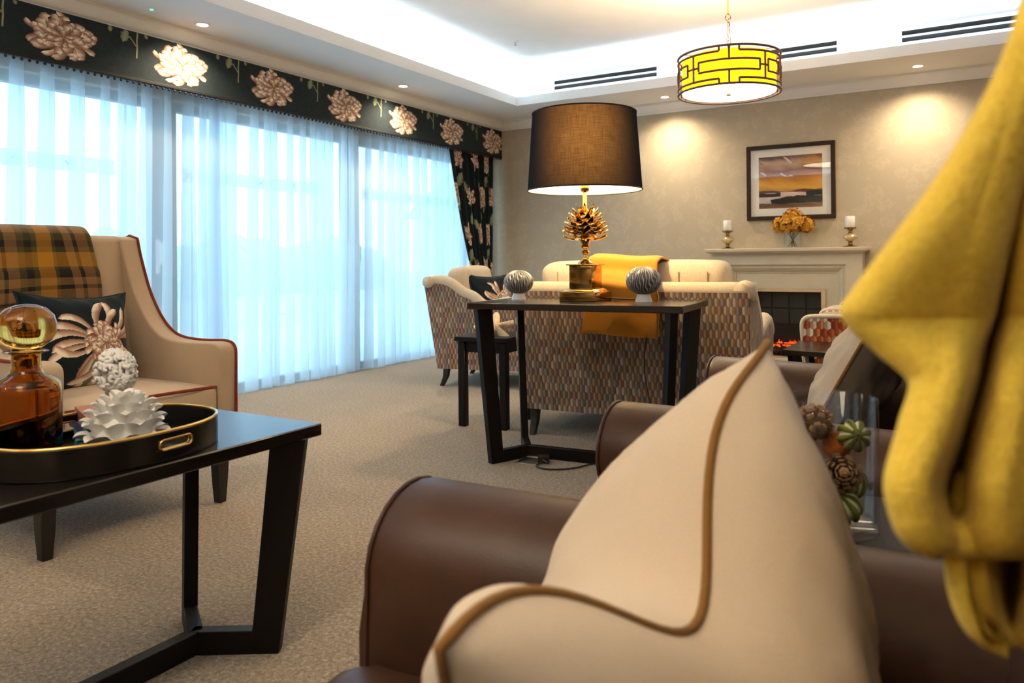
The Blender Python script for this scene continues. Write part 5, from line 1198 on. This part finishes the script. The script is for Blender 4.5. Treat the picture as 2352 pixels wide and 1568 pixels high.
THROW_B = [[(0.0188,0.6737,0.8338),(0.0045,0.6187,0.8456),(0.0018,0.5893,0.8526),(0.0032,0.5761,0.8561),(0.0065,0.5735,0.8572),(0.0032,0.5726,0.8569),(0.0102,0.6221,0.8455),(0.034,0.764,0.8132),(0.0451,0.6892,0.8335),(0.045,0.6054,0.8544),(0.0486,0.5983,0.8567),(0.065,0.6253,0.8522)],[(0.0134,0.6532,0.8129),(-0.0002,0.5987,0.8265),(-0.0026,0.5693,0.8346),(-0.001,0.5563,0.8387),(0.0026,0.5538,0.84),(0.0012,0.5542,0.8396),(0.0079,0.6034,0.8264),(0.0314,0.7452,0.7891),(0.0428,0.6705,0.8126),(0.0429,0.5869,0.8368),(0.0469,0.5799,0.8395),(0.0628,0.6067,0.8342)],[(0.0113,0.6405,0.7946),(-0.0019,0.5861,0.8098),(-0.0041,0.5569,0.8188),(-0.0022,0.5441,0.8233),(0.0019,0.5419,0.8248),(0.001,0.5425,0.8244),(0.0075,0.5917,0.8097),(0.0291,0.7323,0.768),(0.0413,0.6581,0.7942),(0.0412,0.5743,0.8214),(0.0457,0.5677,0.8243),(0.0613,0.5943,0.8185)],[(0.0136,0.6361,0.7657),(0.0003,0.5818,0.7832),(-0.002,0.5525,0.7936),(-0.0004,0.5395,0.7988),(0.0032,0.5369,0.8005),(0.0023,0.5376,0.8),(0.0089,0.5868,0.7831),(0.0261,0.7249,0.7352),(0.0385,0.6508,0.7654),(0.0393,0.5675,0.7966),(0.0445,0.5613,0.8),(0.0599,0.5878,0.7933)],[(0.0167,0.6241,0.7498),(0.0065,0.5855,0.7632),(0.0038,0.556,0.7745),(0.0051,0.5428,0.7802),(0.0082,0.54,0.7821),(0.0066,0.5402,0.7816),(0.0133,0.5791,0.7673),(0.0249,0.6755,0.7308),(0.0337,0.6237,0.7539),(0.0373,0.5664,0.778),(0.0425,0.5602,0.7817),(0.0579,0.5867,0.7744)],[(0.019,0.6046,0.7481),(0.0143,0.5925,0.7521),(0.0112,0.5628,0.764),(0.0118,0.5491,0.7699),(0.0136,0.5455,0.7719),(0.01,0.5446,0.7714),(0.0164,0.5658,0.7639),(0.023,0.5953,0.753),(0.0303,0.5833,0.7598),(0.036,0.568,0.7677),(0.0415,0.562,0.7716),(0.0568,0.5885,0.764)],[(0.0269,0.6093,0.7422),(0.0244,0.6078,0.7422),(0.0209,0.5778,0.7544),(0.0208,0.5638,0.7605),(0.0216,0.5596,0.7625),(0.0156,0.5572,0.762),(0.0221,0.5715,0.7574),(0.0249,0.5732,0.7574),(0.0301,0.5762,0.7573),(0.036,0.5774,0.7583),(0.0414,0.5713,0.7623),(0.0566,0.5977,0.7545)]]
# side table with the filled vase
sd = thing('side_table', 'dark side table between the two leather armchairs', 'table', (-.14, 1.475, 0), R(3))
rbox('top', (0, 0, .506), (.52, .44, .028), mEspresso, sd, .003, 1)
for sx in (-1, 1):
    for sy in (-1, 1): ob('leg', MB().box(sx*.22-.02, sx*.22+.02, sy*.18-.02, sy*.18+.02, 0, .492), mEspresso, sd, bevel=.003, seg=1)
VX, VY, VZ = -.207, 1.462, .5205
vs_ = thing('cylinder_vase', 'clear glass cylinder of pine cones and dried limes beside the pale cushion', 'vase', (VX, VY, VZ))
vr, vh = .079, .232
ob('glass', MB().lathe([(.001,0),(vr-.004,0),(vr,.004),(vr,vh-.002),(vr-.002,vh),(vr-.004,vh-.002),(vr-.005,.018),(vr-.012,.012),(.001,.012)], 64, caps=False), mVase, vs_, smooth=50)
mCone = plain('pine_scale', (.07,.032,.016), .8, nscale=60, namt=.4); mConeTip = plain('pine_scale_tip', (.24,.13,.065), .8, nscale=60, namt=.3)
sm = MB(); rows = []
for i in range(7):
    s = i/6; wd = .0095*math.sin(PI*(.15+.72*s))**.7; rows.append([(.036*s, -wd, .006*s*s*1.5), (.036*s, 0, .006*s*s*1.5+.002), (.036*s, wd, .006*s*s*1.5), (.036*s, wd*.8, .006*s*s*1.5-.003), (.036*s, 0, .006*s*s*1.5-.003), (.036*s, -wd*.8, .006*s*s*1.5-.003)])
scale_me = mesh_from(sm.loft(rows), 'scale', smooth=50); scale_me.materials.append(mCone); scale_me.materials.append(mConeTip)
for p in scale_me.polygons:
    if p.center.x > .028: p.material_index = 1
core_me = mesh_from(MB().lathe([(.001,-.034),(.008,-.03),(.011,-.012),(.010,.008),(.007,.026),(.001,.034)], 16), 'core')
def pinecone(label, p, rot, k=1.0):
    t = thing('pine_cone', label, 'pine cone', p, 0, 'pine cones in the vase'); t.rotation_euler = rot; t.scale = (k, k, k)
    ob('core', core_me, mCone, t); i = 0
    for j in range(9):
        z = -.030+.0078*j; n_ = (6, 8, 9, 9, 8, 8, 7, 6, 4)[j]; r_ = (.4, .8, 1.0, 1.0, .95, .85, .72, .58, .4)[j]; tilt = R(-10+j*9)
        for q in range(n_):
            o = ob('scale', scale_me, None, t, loc=(0, 0, z), rot=(0, -tilt, 2*PI*(q+.5*(j % 2))/n_+j*.3)); o.scale = (r_, .75+.25*r_, 1)
def lime(label, p, rot, r_):
    nu, nv = 72, 28; m = MB(); m.c = []
    for j in range(nv+1):
        th = PI*j/nv
        for i in range(nu):
            ph = 2*PI*i/nu; c = math.cos(8*ph); slit = (c > .55) and (.12 < j/nv < .88); rr = r_*(1+.06*(-c))*(.90 if slit else 1)*(1+.05*math.cos(2*th))
            m.v.append((rr*math.sin(th)*math.cos(ph), rr*math.sin(th)*math.sin(ph), rr*.98*math.cos(th)))
            k = .8+.4*math.sin(7*ph+3*th); m.c.append((.66, .60, .40) if slit and c > .68 else (.14*k, .17*k, .025*k))
    for j in range(nv):
        for i in range(nu): k = (i+1) % nu; m.f.append((j*nu+i, (j+1)*nu+i, (j+1)*nu+k, j*nu+k))
    t = thing('dried_lime', label, 'dried lime', p, 0, 'dried limes in the vase'); t.rotation_euler = rot
    ob('rind', m, mLime, t, smooth=180, uv=False, fix=False)
    ob('stalk_end', MB().lathe([(.001, r_*1.03), (.006, r_*1.02), (.008, r_*.96)], 10), plain('lime_stalk', (.12,.10,.03), .8, nscale=40), t)
mLime = vcol('lime_rind', .6, 0, 120)
def orange_ball(label, p, r_):
    b = bmesh.new(); bmesh.ops.create_icosphere(b, subdivisions=4, radius=r_); rg = random.Random(int(p[0]*999))
    for v in b.verts: v.co *= 1+rg.uniform(-.025, .025)
    o = ob('dried_orange', b, plain('orange_felt', (.42,.10,.012), .95, nscale=60, namt=.3, bscale=200, bstr=.6), loc=p, smooth=180); tag(o, label, 'dried orange', 'dried oranges in the vase')
pinecone('pine cone at the top of the glass cylinder, lying on its side', (VX-.028, VY+.012, VZ+.180), (R(-70), R(18), R(30)), 1.0)
pinecone('pine cone in the middle of the glass cylinder, facing the viewer', (VX+.022, VY-.03, VZ+.105), (R(72), R(10), R(10)), 1.0)
lime('split dried lime at the top right of the glass cylinder', (VX+.038, VY+.005, VZ+.165), (R(65), R(50), 0), .029)
lime('split dried lime low in the glass cylinder, near the front', (VX+.025, VY-.022, VZ+.046), (R(30), R(-25), R(20)), .030)
lime('split dried lime in the glass cylinder against the far side', (VX+.032, VY+.028, VZ+.075), (R(10), R(20), 0), .026)
orange_ball('orange dried fruit in the glass cylinder, left of the lower pine cone', (VX-.036, VY-.014, VZ+.118), .026)
orange_ball('orange dried fruit in the glass cylinder, behind the upper lime', (VX+.006, VY+.034, VZ+.138), .025)
orange_ball('orange dried fruit at the bottom of the glass cylinder', (VX-.034, VY+.008, VZ+.040), .027)

# mustard throw hanging over the near chair back in deep folds
yt = thing('yellow_throw', 'thick mustard yellow throw hanging in folds over the near leather armchair back', 'throw', (.03, .5, .6))
def rowgrid(rows, sub=9):
    rows = [[V(p)-V((.03, .5, .6)) for p in r] for r in rows]
    fine = [smooth_path(r, sub) for r in rows]; nc = len(fine[0]); cols = [smooth_path([fine[j][i] for j in range(len(fine))], sub) for i in range(nc)]
    nr = len(cols[0]); m = MB(); rg_ = random.Random(2); nz_ = lambda p: 0*(math.sin(90*p.x+50*p.z)+math.sin(120*p.z-60*p.y+2)+math.sin(70*p.y+130*p.z*.5+1))+0
    m.v = [tuple(cols[i][j]+V((-.8, -.5, 0))*nz_(cols[i][j])) for j in range(nr) for i in range(nc)]
    for j in range(nr-1):
        for i in range(nc-1): m.f.append((j*nc+i, j*nc+i+1, (j+1)*nc+i+1, (j+1)*nc+i))
    return m
for rws in (THROW_A, THROW_B):
    o = ob('fold', rowgrid(rws), mYellow, yt, smooth=180, fix=False)
    md = o.modifiers.new('thick', 'SOLIDIFY'); md.thickness = .009; md.offset = -1
